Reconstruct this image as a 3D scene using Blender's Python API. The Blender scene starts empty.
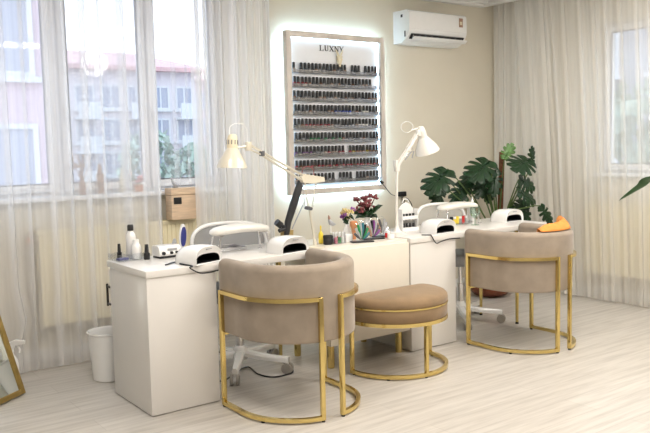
import bpy, bmesh, math, random
from mathutils import Vector, Matrix
random.seed(7)
PI = math.pi
sc = bpy.context.scene
C = sc.collection

# ------------------------------------------------------------------ camera
F_PX, CAMH = 767.66, 1.387
yaw, tilt, roll = math.radians(53.973), math.radians(5.196), math.radians(-1.3326)
fwd = Vector((math.cos(yaw)*math.cos(tilt), math.sin(yaw)*math.cos(tilt), -math.sin(tilt)))
rgt = Vector((math.sin(yaw), -math.cos(yaw), 0))
upv = rgt.cross(fwd)
r2 = rgt*math.cos(roll) + upv*math.sin(roll)
u2 = -rgt*math.sin(roll) + upv*math.cos(roll)
camd = bpy.data.cameras.new('camera'); cam = bpy.data.objects.new('camera', camd); C.objects.link(cam)
camd.sensor_width = 36; camd.lens = F_PX/650*36; camd.clip_end = 500; camd.clip_start = 0.05
cam.matrix_world = Matrix(((r2.x, u2.x, -fwd.x, 0), (r2.y, u2.y, -fwd.y, 0), (r2.z, u2.z, -fwd.z, CAMH), (0, 0, 0, 1)))
sc.camera = cam

def _ray(px, py): return r2*((px-325)/F_PX) - u2*((py-216.5)/F_PX) + fwd
def at(px, py, Y):           # measured photo point on a known plane Y
    d = _ray(px, py); t = Y/d.y
    return Vector((d.x*t, Y, CAMH+d.z*t))
def atz(px, py, Z):
    d = _ray(px, py); t = (Z-CAMH)/d.z
    return Vector((d.x*t, d.y*t, Z))
def atx(px, py, X):
    d = _ray(px, py); t = X/d.x
    return Vector((X, d.y*t, CAMH+d.z*t))

# ------------------------------------------------------------------ materials
def sock(b, names, v):
    for n in names:
        if n in b.inputs:
            b.inputs[n].default_value = v; return
def mat(name, col, rough=.5, metal=0, noise=0, nscale=20, bump=0, bscale=200, sheen=0, coat=0, spec=None, trans=0, ior=1.45, stretch=None):
    m = bpy.data.materials.new(name); m.use_nodes = True
    nt = m.node_tree; b = nt.nodes['Principled BSDF']
    col = (*col, 1) if len(col) == 3 else col
    b.inputs['Base Color'].default_value = col
    b.inputs['Roughness'].default_value = rough; b.inputs['Metallic'].default_value = metal
    if sheen: sock(b, ['Sheen Weight'], sheen); sock(b, ['Sheen Roughness'], .4)
    if coat: sock(b, ['Coat Weight'], coat); sock(b, ['Coat Roughness'], .06)
    if spec is not None: sock(b, ['Specular IOR Level'], spec)
    if trans: sock(b, ['Transmission Weight'], trans); b.inputs['IOR'].default_value = ior
    tc = nt.nodes.new('ShaderNodeTexCoord')
    if noise:
        n = nt.nodes.new('ShaderNodeTexNoise'); n.inputs['Scale'].default_value = nscale; n.inputs['Detail'].default_value = 4
        if stretch:
            mp = nt.nodes.new('ShaderNodeMapping'); mp.inputs['Scale'].default_value = stretch
            nt.links.new(tc.outputs['Object'], mp.inputs['Vector']); nt.links.new(mp.outputs[0], n.inputs['Vector'])
        else: nt.links.new(tc.outputs['Object'], n.inputs['Vector'])
        mx = nt.nodes.new('ShaderNodeMixRGB'); mx.blend_type = 'MIX'
        mx.inputs[1].default_value = (*[max(0, c*(1-noise)) for c in col[:3]], 1); mx.inputs[2].default_value = (*[min(1, c*(1+noise)) for c in col[:3]], 1)
        rmp = nt.nodes.new('ShaderNodeMapRange'); rmp.inputs[1].default_value = .3; rmp.inputs[2].default_value = .7
        nt.links.new(n.outputs[0], rmp.inputs[0]); nt.links.new(rmp.outputs[0], mx.inputs[0]); nt.links.new(mx.outputs[0], b.inputs['Base Color'])
    if bump:
        n2 = nt.nodes.new('ShaderNodeTexNoise'); n2.inputs['Scale'].default_value = bscale
        bp = nt.nodes.new('ShaderNodeBump'); bp.inputs['Strength'].default_value = bump; bp.inputs['Distance'].default_value = .002
        nt.links.new(tc.outputs['Object'], n2.inputs['Vector']); nt.links.new(n2.outputs[0], bp.inputs['Height']); nt.links.new(bp.outputs[0], b.inputs['Normal'])
    return m
def emis(name, col, s):
    m = bpy.data.materials.new(name); m.use_nodes = True; nt = m.node_tree
    nt.nodes.remove(nt.nodes['Principled BSDF'])
    e = nt.nodes.new('ShaderNodeEmission'); e.inputs[0].default_value = (*col, 1); e.inputs[1].default_value = s
    nt.links.new(e.outputs[0], nt.nodes['Material Output'].inputs[0]); return m
def sheer(name, col, opac, transl=.5):
    m = bpy.data.materials.new(name); m.use_nodes = True; nt = m.node_tree
    nt.nodes.remove(nt.nodes['Principled BSDF'])
    t = nt.nodes.new('ShaderNodeBsdfTransparent'); d = nt.nodes.new('ShaderNodeBsdfDiffuse'); l = nt.nodes.new('ShaderNodeBsdfTranslucent')
    d.inputs[0].default_value = (*col, 1); l.inputs[0].default_value = (*col, 1)
    a = nt.nodes.new('ShaderNodeMixShader'); a.inputs[0].default_value = transl
    nt.links.new(d.outputs[0], a.inputs[1]); nt.links.new(l.outputs[0], a.inputs[2])
    b = nt.nodes.new('ShaderNodeMixShader')
    # woven thread stripes in the cloth (fixed to the cloth's own length coordinate)
    uv = nt.nodes.new('ShaderNodeUVMap'); mp = nt.nodes.new('ShaderNodeMapping'); mp.inputs['Scale'].default_value = (26, .12, 1)
    n = nt.nodes.new('ShaderNodeTexNoise'); n.inputs['Scale'].default_value = 1; n.inputs['Detail'].default_value = 2
    r = nt.nodes.new('ShaderNodeMapRange'); r.inputs[1].default_value = .3; r.inputs[2].default_value = .7
    r.inputs[3].default_value = opac*.88; r.inputs[4].default_value = min(1, opac*1.12)
    nt.links.new(uv.outputs[0], mp.inputs[0]); nt.links.new(mp.outputs[0], n.inputs[0]); nt.links.new(n.outputs[0], r.inputs[0]); nt.links.new(r.outputs[0], b.inputs[0])
    nt.links.new(t.outputs[0], b.inputs[1]); nt.links.new(a.outputs[0], b.inputs[2])
    nt.links.new(b.outputs[0], nt.nodes['Material Output'].inputs[0]); return m
def pane(name, tint=(1, 1, 1), gloss=.06, rough=0.0):
    m = bpy.data.materials.new(name); m.use_nodes = True; nt = m.node_tree
    nt.nodes.remove(nt.nodes['Principled BSDF'])
    t = nt.nodes.new('ShaderNodeBsdfTransparent'); t.inputs[0].default_value = (*tint, 1)
    g = nt.nodes.new('ShaderNodeBsdfGlossy'); g.inputs['Roughness'].default_value = rough
    b = nt.nodes.new('ShaderNodeMixShader'); b.inputs[0].default_value = gloss
    nt.links.new(t.outputs[0], b.inputs[1]); nt.links.new(g.outputs[0], b.inputs[2])
    nt.links.new(b.outputs[0], nt.nodes['Material Output'].inputs[0]); return m

M = {}
M['wall'] = mat('wall_paint', (.70, .645, .53), .85, noise=.02, nscale=3, bump=.15, bscale=300)
M['wall_white'] = mat('white_plaster', (.80, .77, .71), .85, noise=.02, nscale=3)
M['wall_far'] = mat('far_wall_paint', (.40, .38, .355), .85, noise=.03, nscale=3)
M['ceil'] = mat('ceiling_paint', (.86, .84, .80), .9, noise=.01)
M['trim'] = mat('trim_white', (.86, .85, .82), .4, noise=.01)
M['pvc'] = mat('window_pvc', (.83, .83, .85), .35, noise=.01)
M['gasket'] = mat('gasket_grey', (.10, .10, .12), .6, noise=.05)
M['white_gloss'] = mat('white_gloss_lacquer', (.735, .705, .665), .3, coat=.12, noise=.01, nscale=4)
M['white_plastic'] = mat('white_plastic', (.86, .85, .83), .22, coat=.3, noise=.01)
M['cream_gloss'] = mat('cream_gloss_lacquer', (.76, .705, .61), .3, coat=.12, noise=.01)
M['velvet'] = mat('taupe_velvet', (.295, .238, .182), .8, noise=.14, nscale=9, bump=.25, bscale=500, sheen=.3)
M['velvet_tan'] = mat('camel_velvet', (.245, .16, .085), .8, noise=.14, nscale=9, bump=.25, bscale=500, sheen=.25)
M['gold'] = mat('polished_brass', (.74, .575, .225), .15, 1, noise=.03, nscale=15)
M['gold_dull'] = mat('antique_gold', (.42, .29, .09), .4, .7, noise=.1)
M['black'] = mat('black_plastic', (.012, .012, .014), .35, noise=.1)
M['black_soft'] = mat('black_matte', (.02, .02, .022), .6, noise=.1)
M['chrome'] = mat('chrome', (.75, .75, .77), .15, 1, noise=.02)
M['cream_enamel'] = mat('cream_lamp_enamel', (.64, .59, .48), .3, coat=.3, noise=.01)
M['white_enamel'] = mat('white_lamp_enamel', (.78, .75, .69), .3, coat=.3, noise=.01)
M['radiator'] = mat('radiator_enamel', (.80, .72, .50), .4, noise=.01)
M['wood'] = mat('pale_pine', (.70, .52, .36), .6, noise=.12, nscale=6, stretch=(2, 2, 14))
M['leaf'] = mat('monstera_green', (.007, .034, .008), .38, noise=.35, nscale=14, spec=.45)
M['leaf_light'] = mat('monstera_light_green', (.10, .22, .05), .35, noise=.25, nscale=14)
M['leaf_plain'] = mat('strap_leaf_green', (.03, .11, .03), .3, noise=.3, nscale=8)
M['stem'] = mat('plant_stem', (.09, .15, .04), .5, noise=.2)
M['coir'] = mat('coir_pole', (.17, .065, .03), .95, noise=.4, nscale=60, bump=.8, bscale=120)
M['copper'] = mat('copper_glaze', (.30, .10, .055), .25, .5, noise=.15)
M['soil'] = mat('potting_soil', (.03, .02, .012), .95, noise=.4, nscale=50)
M['orange'] = mat('orange_cloth', (.74, .27, .055), .9, noise=.12, nscale=25, bump=.3, bscale=300)
M['blue'] = mat('navy_blue', (.03, .04, .22), .4, noise=.1)
M['yellow'] = mat('yellow_plastic', (.85, .65, .06), .4, noise=.03)
M['red'] = mat('red_plastic', (.6, .03, .03), .35, noise=.05)
M['green'] = mat('emerald', (.02, .25, .08), .35, noise=.1)
M['pink'] = mat('pink_lacquer', (.75, .25, .35), .35, noise=.1)
M['purple'] = mat('purple_lacquer', (.22, .06, .25), .35, noise=.1)
M['teal'] = mat('teal_lacquer', (.03, .17, .22), .35, noise=.1)
M['silver'] = mat('silver_lacquer', (.5, .5, .52), .3, .5, noise=.1)
M['terracotta'] = mat('terracotta', (.58, .25, .11), .6, noise=.1)
M['olive'] = mat('olive_gold_card', (.38, .26, .08), .5, noise=.1)
M['ivory'] = mat('ivory_cloth', (.75, .66, .48), .8, noise=.08)
M['flower_red'] = mat('dark_red_petals', (.20, .045, .05), .7, noise=.3, nscale=30)
M['flower_yellow'] = mat('yellow_petals', (.58, .46, .20), .7, noise=.2, nscale=30)
M['flower_pink'] = mat('pink_petals', (.75, .35, .38), .7, noise=.2, nscale=30)
M['grey_mesh'] = mat('grey_mesh_fabric', (.34, .34, .34), .8, noise=.1, nscale=120)
M['grey_dark'] = mat('dark_grey', (.10, .10, .11), .5, noise=.1)
M['grey'] = mat('mid_grey', (.35, .35, .36), .5, noise=.1)
M['twig'] = mat('dry_twig', (.40, .26, .18), .8, noise=.2)
M['amber'] = mat('brown_ceramic', (.38, .22, .15), .4, noise=.1)
M['mirror'] = mat('mirror_silver', (.82, .86, .84), .02, 1)
M['travertine'] = mat('travertine_veneer', (.64, .58, .52), .35, noise=.2, nscale=7, stretch=(1, 1, .35))
M['panel_white'] = mat('display_panel', (.82, .83, .86), .4, noise=.01)
M['led'] = emis('cool_led', (.52, .79, 1.0), 38)
M['led_in'] = emis('cool_led_inner', (.50, .78, 1.0), 18)
M['acrylic'] = pane('clear_acrylic', (.95, .96, .97), .10, .05)
M['acrylic_shelf'] = pane('frosted_acrylic', (.62, .63, .66), .2, .25)
M['glass'] = pane('window_glass', (.97, .98, 1), .05)
M['goblet'] = pane('tinted_goblet', (.78, .86, .80), .18, .03)
M['sheer'] = sheer('white_voile', (.94, .935, .94), .43, .42)
M['sheer_thin'] = sheer('thin_voile', (.93, .93, .95), .16)
M['sheer_mid'] = sheer('white_voile_gathered', (.94, .935, .93), .56, .42)
M['drape'] = sheer('white_drape', (.94, .93, .92), .80, .42)
M['ivory_sheer'] = sheer('ivory_voile', (.95, .925, .875), .52, .36)
M['ivory_drape'] = sheer('ivory_drape', (.95, .925, .875), .74, .36)
M['chair_mesh'] = sheer('grey_chair_mesh', (.42, .42, .43), .6, .3)
M['caster'] = mat('caster_grey', (.36, .33, .29), .4, noise=.1)
M['chair_mesh_light'] = sheer('white_chair_mesh', (.80, .78, .74), .4, .3)
M['pink_wall'] = mat('pink_render', (.56, .43, .48), .9, noise=.05, nscale=.6)
M['white_render'] = mat('white_render', (.62, .57, .60), .9, noise=.05, nscale=.6)
M['grey_render'] = mat('grey_render', (.30, .30, .33), .9, noise=.25, nscale=.9)
M['roof_tile'] = mat('roof_tiles', (.56, .33, .33), .9, noise=.15, nscale=2)
M['ext_glass'] = mat('far_window', (.34, .36, .44), .2, noise=.1)
M['ext_white'] = mat('far_white_frame', (.62, .62, .64), .6, noise=.02)
M['tree'] = mat('far_foliage_hazed', (.32, .40, .33), .9, noise=.3, nscale=1.5)  # leaf colour lightened, haze of the veiled view mixed in
M['bark'] = mat('bark', (.12, .09, .06), .9, noise=.3)
M['ground'] = mat('street_ground', (.35, .35, .36), .9, noise=.15, nscale=.3)

def floor_material():
    m = bpy.data.materials.new('laminate_floor'); m.use_nodes = True; nt = m.node_tree; b = nt.nodes['Principled BSDF']
    tc = nt.nodes.new('ShaderNodeTexCoord')
    br = nt.nodes.new('ShaderNodeTexBrick'); br.inputs['Scale'].default_value = 1; br.inputs['Brick Width'].default_value = 1.29; br.inputs['Row Height'].default_value = .193
    br.inputs['Mortar Size'].default_value = .0015; br.inputs['Bias'].default_value = 0; br.offset = .37
    br.inputs['Color1'].default_value = (.545, .51, .465, 1); br.inputs['Color2'].default_value = (.585, .55, .505, 1); br.inputs['Mortar'].default_value = (.45, .41, .37, 1)
    nt.links.new(tc.outputs['Object'], br.inputs['Vector'])
    mp = nt.nodes.new('ShaderNodeMapping'); mp.inputs['Scale'].default_value = (.9, 13, 1)
    n = nt.nodes.new('ShaderNodeTexNoise'); n.inputs['Scale'].default_value = 2.2; n.inputs['Detail'].default_value = 7; n.inputs['Roughness'].default_value = .62
    nt.links.new(tc.outputs['Object'], mp.inputs[0]); nt.links.new(mp.outputs[0], n.inputs[0])
    cr = nt.nodes.new('ShaderNodeValToRGB'); cr.color_ramp.elements[0].position = .30; cr.color_ramp.elements[0].color = (.70, .685, .67, 1)
    cr.color_ramp.elements[1].position = .58; cr.color_ramp.elements[1].color = (1, 1, 1, 1)
    nt.links.new(n.outputs[0], cr.inputs[0])
    mx = nt.nodes.new('ShaderNodeMixRGB'); mx.blend_type = 'MULTIPLY'; mx.inputs[0].default_value = .85
    nt.links.new(br.outputs[0], mx.inputs[1]); nt.links.new(cr.outputs[0], mx.inputs[2]); nt.links.new(mx.outputs[0], b.inputs['Base Color'])
    b.inputs['Roughness'].default_value = .33
    return m
M['floor'] = floor_material()

# ------------------------------------------------------------------ mesh toolkit
class MB:
    def __init__(s): s.bm = bmesh.new()
    def box(s, c, d, rz=0, bev=0, rot=None):
        t = bmesh.new(); bmesh.ops.create_cube(t, size=1)
        bmesh.ops.scale(t, vec=d, verts=t.verts)
        if bev: bmesh.ops.bevel(t, geom=t.edges[:], offset=bev, segments=3, affect='EDGES', profile=.5)
        Mx = Matrix.Translation(c) @ (rot if rot else Matrix.Rotation(rz, 4, 'Z'))
        s._add(t, Mx); return s
    def bx(s, x0, x1, y0, y1, z0, z1, bev=0):
        return s.box(((x0+x1)/2, (y0+y1)/2, (z0+z1)/2), (abs(x1-x0), abs(y1-y0), abs(z1-z0)), bev=bev)
    def _add(s, t, Mx=Matrix()):
        mp = {}
        for v in t.verts: mp[v] = s.bm.verts.new(Mx @ v.co)
        for f in t.faces:
            try: s.bm.faces.new([mp[v] for v in f.verts])
            except ValueError: pass
        t.free()
    def tube(s, pts, r, seg=10, closed=False, cap=True):
        pts = [Vector(p) for p in pts]; n = len(pts)
        rs = r if isinstance(r, (list, tuple)) else [r]*n
        rings = []; prev = None
        for i, p in enumerate(pts):
            if closed: t = (pts[(i+1) % n]-pts[i-1])
            else: t = (pts[min(i+1, n-1)]-pts[max(i-1, 0)])
            t.normalize()
            if prev is None:
                a = Vector((0, 0, 1)) if abs(t.z) < .9 else Vector((1, 0, 0))
                u = t.cross(a).normalized()
            else:
                u = (prev - t*prev.dot(t)).normalized()
            prev = u; w = t.cross(u)
            rings.append([s.bm.verts.new(p+(u*math.cos(2*PI*k/seg)+w*math.sin(2*PI*k/seg))*rs[i]) for k in range(seg)])
        for i in range(n if closed else n-1):
            a, b = rings[i], rings[(i+1) % n]
            for k in range(seg):
                s.bm.faces.new((a[k], a[(k+1) % seg], b[(k+1) % seg], b[k]))
        if cap and not closed:
            s.bm.faces.new(rings[0][::-1]); s.bm.faces.new(rings[-1])
        return s
    def lathe(s, prof, c=(0, 0, 0), seg=24, Mx=None, sx=1, sy=1):
        rings = []; base = Mx if Mx else Matrix.Translation(c)
        for (r, z) in prof:
            if r < 1e-5: rings.append([s.bm.verts.new(base @ Vector((0, 0, z)))])
            else: rings.append([s.bm.verts.new(base @ Vector((r*sx*math.cos(2*PI*k/seg), r*sy*math.sin(2*PI*k/seg), z))) for k in range(seg)])
        for a, b in zip(rings, rings[1:]):
            for k in range(seg):
                q = (k+1) % seg
                if len(a) == 1 and len(b) == 1: continue
                if len(a) == 1: s.bm.faces.new((a[0], b[q], b[k]))
                elif len(b) == 1: s.bm.faces.new((a[k], a[q], b[0]))
                else: s.bm.faces.new((a[k], a[q], b[q], b[k]))
        return s
    def loft(s, secs, closed_sec=True, cap=True, loop=False):   # list of sections (lists of points, same count)
        R = [[s.bm.verts.new(p) for p in sec] for sec in secs]; n = len(R[0])
        for i in range(len(R) if loop else len(R)-1):
            a, b = R[i], R[(i+1) % len(R)]
            for k in range(n if closed_sec else n-1):
                s.bm.faces.new((a[k], a[(k+1) % n], b[(k+1) % n], b[k]))
        if cap and closed_sec and not loop:
            s.bm.faces.new(R[0][::-1]); s.bm.faces.new(R[-1])
        return s
    def prism(s, poly, z0, z1, Mx=Matrix()):
        a = [s.bm.verts.new(Mx @ Vector((x, y, z0))) for x, y in poly]; b = [s.bm.verts.new(Mx @ Vector((x, y, z1))) for x, y in poly]
        n = len(poly); s.bm.faces.new(a[::-1]); s.bm.faces.new(b)
        for k in range(n): s.bm.faces.new((a[k], a[(k+1) % n], b[(k+1) % n], b[k]))
        return s
    def sphere(s, c, r, u=14, v=10, sc=(1, 1, 1)):
        t = bmesh.new(); bmesh.ops.create_uvsphere(t, u_segments=u, v_segments=v, radius=r)
        s._add(t, Matrix.Translation(c) @ Matrix.Diagonal((*sc, 1))); return s
    def mesh(s, name, m, ang=38):
        bm = s.bm
        bmesh.ops.recalc_face_normals(bm, faces=bm.faces)
        for f in bm.faces: f.smooth = True
        for e in bm.edges:
            if len(e.link_faces) == 2 and e.calc_face_angle(0) > math.radians(ang): e.smooth = False
        me = bpy.data.meshes.new(name); bm.to_mesh(me); bm.free()
        me.materials.append(m); return me
    def build(s, name, m, parent=None, loc=None, rz=0, ang=38):
        o = bpy.data.objects.new(name, s.mesh(name, m, ang)); C.objects.link(o)
        if parent: o.parent = parent
        if loc is not None: o.location = loc
        if rz: o.rotation_euler = (0, 0, rz)
        return o

def tag(o, label, cat, group=None):
    o['label'] = label; o['category'] = cat
    if group: o['group'] = group
    return o
def thing(name, label, cat, loc=(0, 0, 0), rz=0, group=None):
    o = bpy.data.objects.new(name, None); C.objects.link(o); o.location = loc; o.rotation_euler = (0, 0, rz); o.empty_display_size = .1
    return tag(o, label, cat, group)
def struct(name, mb, m, parent=None):
    o = mb.build(name, m, parent)
    if not parent: o['kind'] = 'structure'
    return o
def copy_tree(o, parent=None):
    c = o.copy(); C.objects.link(c)
    if parent: c.parent = parent; c.matrix_parent_inverse = o.matrix_parent_inverse
    for ch in o.children: copy_tree(ch, c)
    return c
def smooth_path(pts, n=10):
    pts = [Vector(p) for p in pts]; out = []
    P = [pts[0]*2-pts[1]]+pts+[pts[-1]*2-pts[-2]]
    for i in range(1, len(P)-2):
        for k in range(n):
            t = k/n; a, b, c, d = P[i-1:i+3]
            out.append(.5*((2*b)+(c-a)*t+(2*a-5*b+4*c-d)*t*t+(3*b-a-3*c+d)*t**3))
    out.append(pts[-1]); return out

# ------------------------------------------------------------------ room
WY, WX = 5.22, 6.02      # inner faces of back and right wall
XL, YN, CE = -1.6, -1.8, 2.80
struct('floor', MB().bx(XL-.2, WX+.2, YN-.2, WY+.2, -.1, 0), M['floor'])
struct('ceiling', MB().bx(XL-.2, WX+.2, YN-.2, WY+.2, CE, CE+.12), M['ceil'])
T = .22
wb = MB()
wx0, wx1, wz0, wz1 = .1, 2.84, 1.10, 2.62
wb.bx(XL-.2, wx0, WY, WY+T, 0, CE).bx(wx1, WX+T, WY, WY+T, 0, CE).bx(wx0, wx1, WY, WY+T, 0, wz0-.03).bx(wx0, wx1, WY, WY+T, wz1, CE)
struct('wall_back', wb, M['wall'])
wr = MB(); ry0, ry1, rz0, rz1 = 2.35, 4.10, 1.10, 2.40
wr.bx(WX, WX+T, ry1, WY, 0, CE).bx(WX, WX+T, YN, ry0, 0, CE).bx(WX, WX+T, ry0, ry1, 0, rz0-.03).bx(WX, WX+T, ry0, ry1, rz1, CE)
struct('wall_right', wr, M['wall'])
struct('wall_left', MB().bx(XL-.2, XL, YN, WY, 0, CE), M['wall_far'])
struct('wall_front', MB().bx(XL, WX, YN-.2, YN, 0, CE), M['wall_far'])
# dropped ceiling edges that hide the curtain tracks, with a stepped cornice
pel = MB(); pel.bx(XL, 5.71, YN, 4.72, 2.69, CE-.001)
struct('trim_1', pel, M['ceil'])
cor = MB(); cor.bx(3.36, 5.71, 5.16, WY, 2.69, 2.715).bx(3.36, 5.71, 5.12, WY, 2.715, 2.75).bx(3.36, 5.71, 5.08, WY, 2.75, CE)
cor.bx(3.36, 5.71, 4.72, 5.08, 2.765, CE)
struct('trim_2', cor, M['trim'])
cor2 = MB(); cor2.bx(5.71, 5.735, YN, WY, 2.69, CE).bx(5.695, 5.712, YN, 5.16, 2.70, 2.72)
struct('trim_3', cor2, M['trim'])
bb = MB(); bb.bx(XL, WX, WY-.016, WY-.0005, 0, .08, .003); struct('baseboard_back', bb, M['trim'])
bb = MB(); bb.bx(WX-.016, WX-.0005, YN, WY-.017, 0, .08, .003); struct('baseboard_right', bb, M['trim'])

# windows -----------------------------------------------------------
def frame_rect(mb, x0, x1, z0, z1, w, y0, y1, bev=.004):
    mb.bx(x0, x0+w, y0, y1, z0, z1, bev); mb.bx(x1-w, x1, y0, y1, z0, z1, bev)
    mb.bx(x0+w, x1-w, y0, y1, z0, z0+w, bev); mb.bx(x0+w, x1-w, y0, y1, z1-w, z1, bev)
w1 = bpy.data.objects.new('window_1', None); C.objects.link(w1); w1['kind'] = 'structure'
fr = MB(); frame_rect(fr, wx0, wx1, wz0, wz1, .04, WY+.06, WY+.12)
for x in (1.62, 2.27): fr.bx(x-.03, x+.03, WY+.06, WY+.12, wz0+.04, wz1-.04, .004)
fr.build('window_frame', M['pvc'], w1)
for gx0, gx1 in ((.20, 1.542), (1.70, 2.205), (2.33, 2.775)):
    s = MB(); frame_rect(s, gx0-.055, gx1+.055, wz0+.025, wz1-.03, .055, WY+.03, WY+.075)
    s = s.build('sash', M['pvc'], w1)
    g = MB(); frame_rect(g, gx0-.004, gx1+.004, wz0+.076, wz1-.081, .008, WY+.027, WY+.05, .001); g.build('gasket', M['gasket'], s)
    MB().bx(gx0, gx1, WY+.045, WY+.053, wz0+.08, wz1-.085).build('pane', M['glass'], s)
    if gx0 > 1:
        h = MB(); h.bx(gx0-.04, gx0-.018, WY+.012, WY+.03, 1.62, 1.70, .004).bx(gx0-.037, gx0-.021, WY-.005, WY+.012, 1.56, 1.68, .005); h.build('handle', M['white_plastic'], s)
sl = MB(); sl.bx(wx0-.05, wx1+.06, WY-.085, WY+.075, 1.068, 1.098, .006); sl.build('window_sill', M['pvc'], w1)

def frame_rect_y(mb, y0, y1, z0, z1, w, x0, x1, bev=.004):
    mb.bx(x0, x1, y0, y0+w, z0, z1, bev); mb.bx(x0, x1, y1-w, y1, z0, z1, bev)
    mb.bx(x0, x1, y0+w, y1-w, z0, z0+w, bev); mb.bx(x0, x1, y0+w, y1-w, z1-w, z1, bev)
w2 = bpy.data.objects.new('window_2', None); C.objects.link(w2); w2['kind'] = 'structure'
fr = MB(); frame_rect_y(fr, ry0, ry1, rz0, rz1, .04, WX+.06, WX+.12); fr.bx(WX+.06, WX+.12, 3.19, 3.25, rz0+.04, rz1-.04, .004)
fr.build('window_frame', M['pvc'], w2)
for gy0, gy1 in ((2.44, 3.14), (3.30, 4.015)):
    s = MB(); frame_rect_y(s, gy0-.055, gy1+.055, rz0+.025, rz1-.025, .055, WX+.03, WX+.075); s = s.build('sash', M['pvc'], w2)
    g = MB(); frame_rect_y(g, gy0-.004, gy1+.004, rz0+.076, rz1-.076, .008, WX+.027, WX+.05, .001); g.build('gasket', M['gasket'], s)
    MB().bx(WX+.045, WX+.053, gy0, gy1, rz0+.08, rz1-.08).build('pane', M['glass'], s)
sl = MB(); sl.bx(WX-.05, WX+.075, ry0-.05, ry1+.05, 1.068, 1.098, .006); sl.build('window_sill', M['pvc'], w2)

# radiators ----------------------------------------------------------
def radiator(name, L, label, loc, rz):
    t = thing(name, label, 'radiator', loc, rz)
    b = MB(); H = .635; D = .10
    # front panel with pressed vertical channels, built along local X, front at -D
    n = int(L/.0333); secs = []
    prof = []
    for i in range(n):
        x = i*L/n; w = L/n
        prof += [(x+.0*w, -D), (x+.55*w, -D), (x+.66*w, -D+.007), (x+.89*w, -D+.007)]
    prof.append((L, -D))
    for z in (.03, H-.03):
        secs.append([Vector((x, y, z)) for x, y in prof])
    b.loft(secs, closed_sec=False)
    b.bx(0, L, -D-.001, -D+.012, 0, .03, .003).bx(0, L, -D-.001, -D+.012, H-.03, H, .003)
    b.bx(0, L, -.034, -.022, 0, H, .002)
    b.build('panel', M['radiator'], t)
    for xx in (0, L-.006): MB().bx(xx, xx+.006, -D, -.022, .01, H-.005, .001).build('side_cover', M['radiator'], t)
    g = MB(); g.bx(0, L, -D, -.022, H-.004, H, .001)
    for k in range(int(L/.025)): g.bx(.01+k*.025, .018+k*.025, -D+.015, -.035, H, H+.003)
    g.build('top_grille', M['radiator'], t)
    for xx in (.15, L-.19): MB().bx(xx, xx+.04, -.024, .0179, .1, H-.06).build('bracket', M['radiator'], t)
    return t
ra = radiator('radiator', 1.38, 'cream panel radiator under the large left window behind the sheer curtain', (1.403, WY-.018, .25), 0)
vb = MB(); vb.tube([(-.0, -.06, .575), (-.05, -.06, .575)], .011).tube([(-.05, -.06, .575), (-.05, -.06, .50), (-.05, -.012, .49)], .008)
vb.tube([(-.05, -.06, .50), (-.05, -.06, .05), (-.05, -.05, -.2485)], .008)
v = vb.build('valve_pipe', M['chrome'], ra)
vb = MB(); vb.tube([(-.05, -.065, .575), (-.05, -.125, .575)], [.02, .017], 12); vb.build('valve_knob', M['terracotta'], ra)
rb = radiator('radiator', 1.75, 'cream panel radiator under the right window behind the ivory curtain', (WX-.018, 4.17, .215), -PI/2)

MB().tube([(-.002, -.06, .06), (-.04, -.06, .06), (-.05, -.06, .04), (-.05, -.05, -.2135)], .008).build('valve_pipe', M['chrome'], rb)

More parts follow.
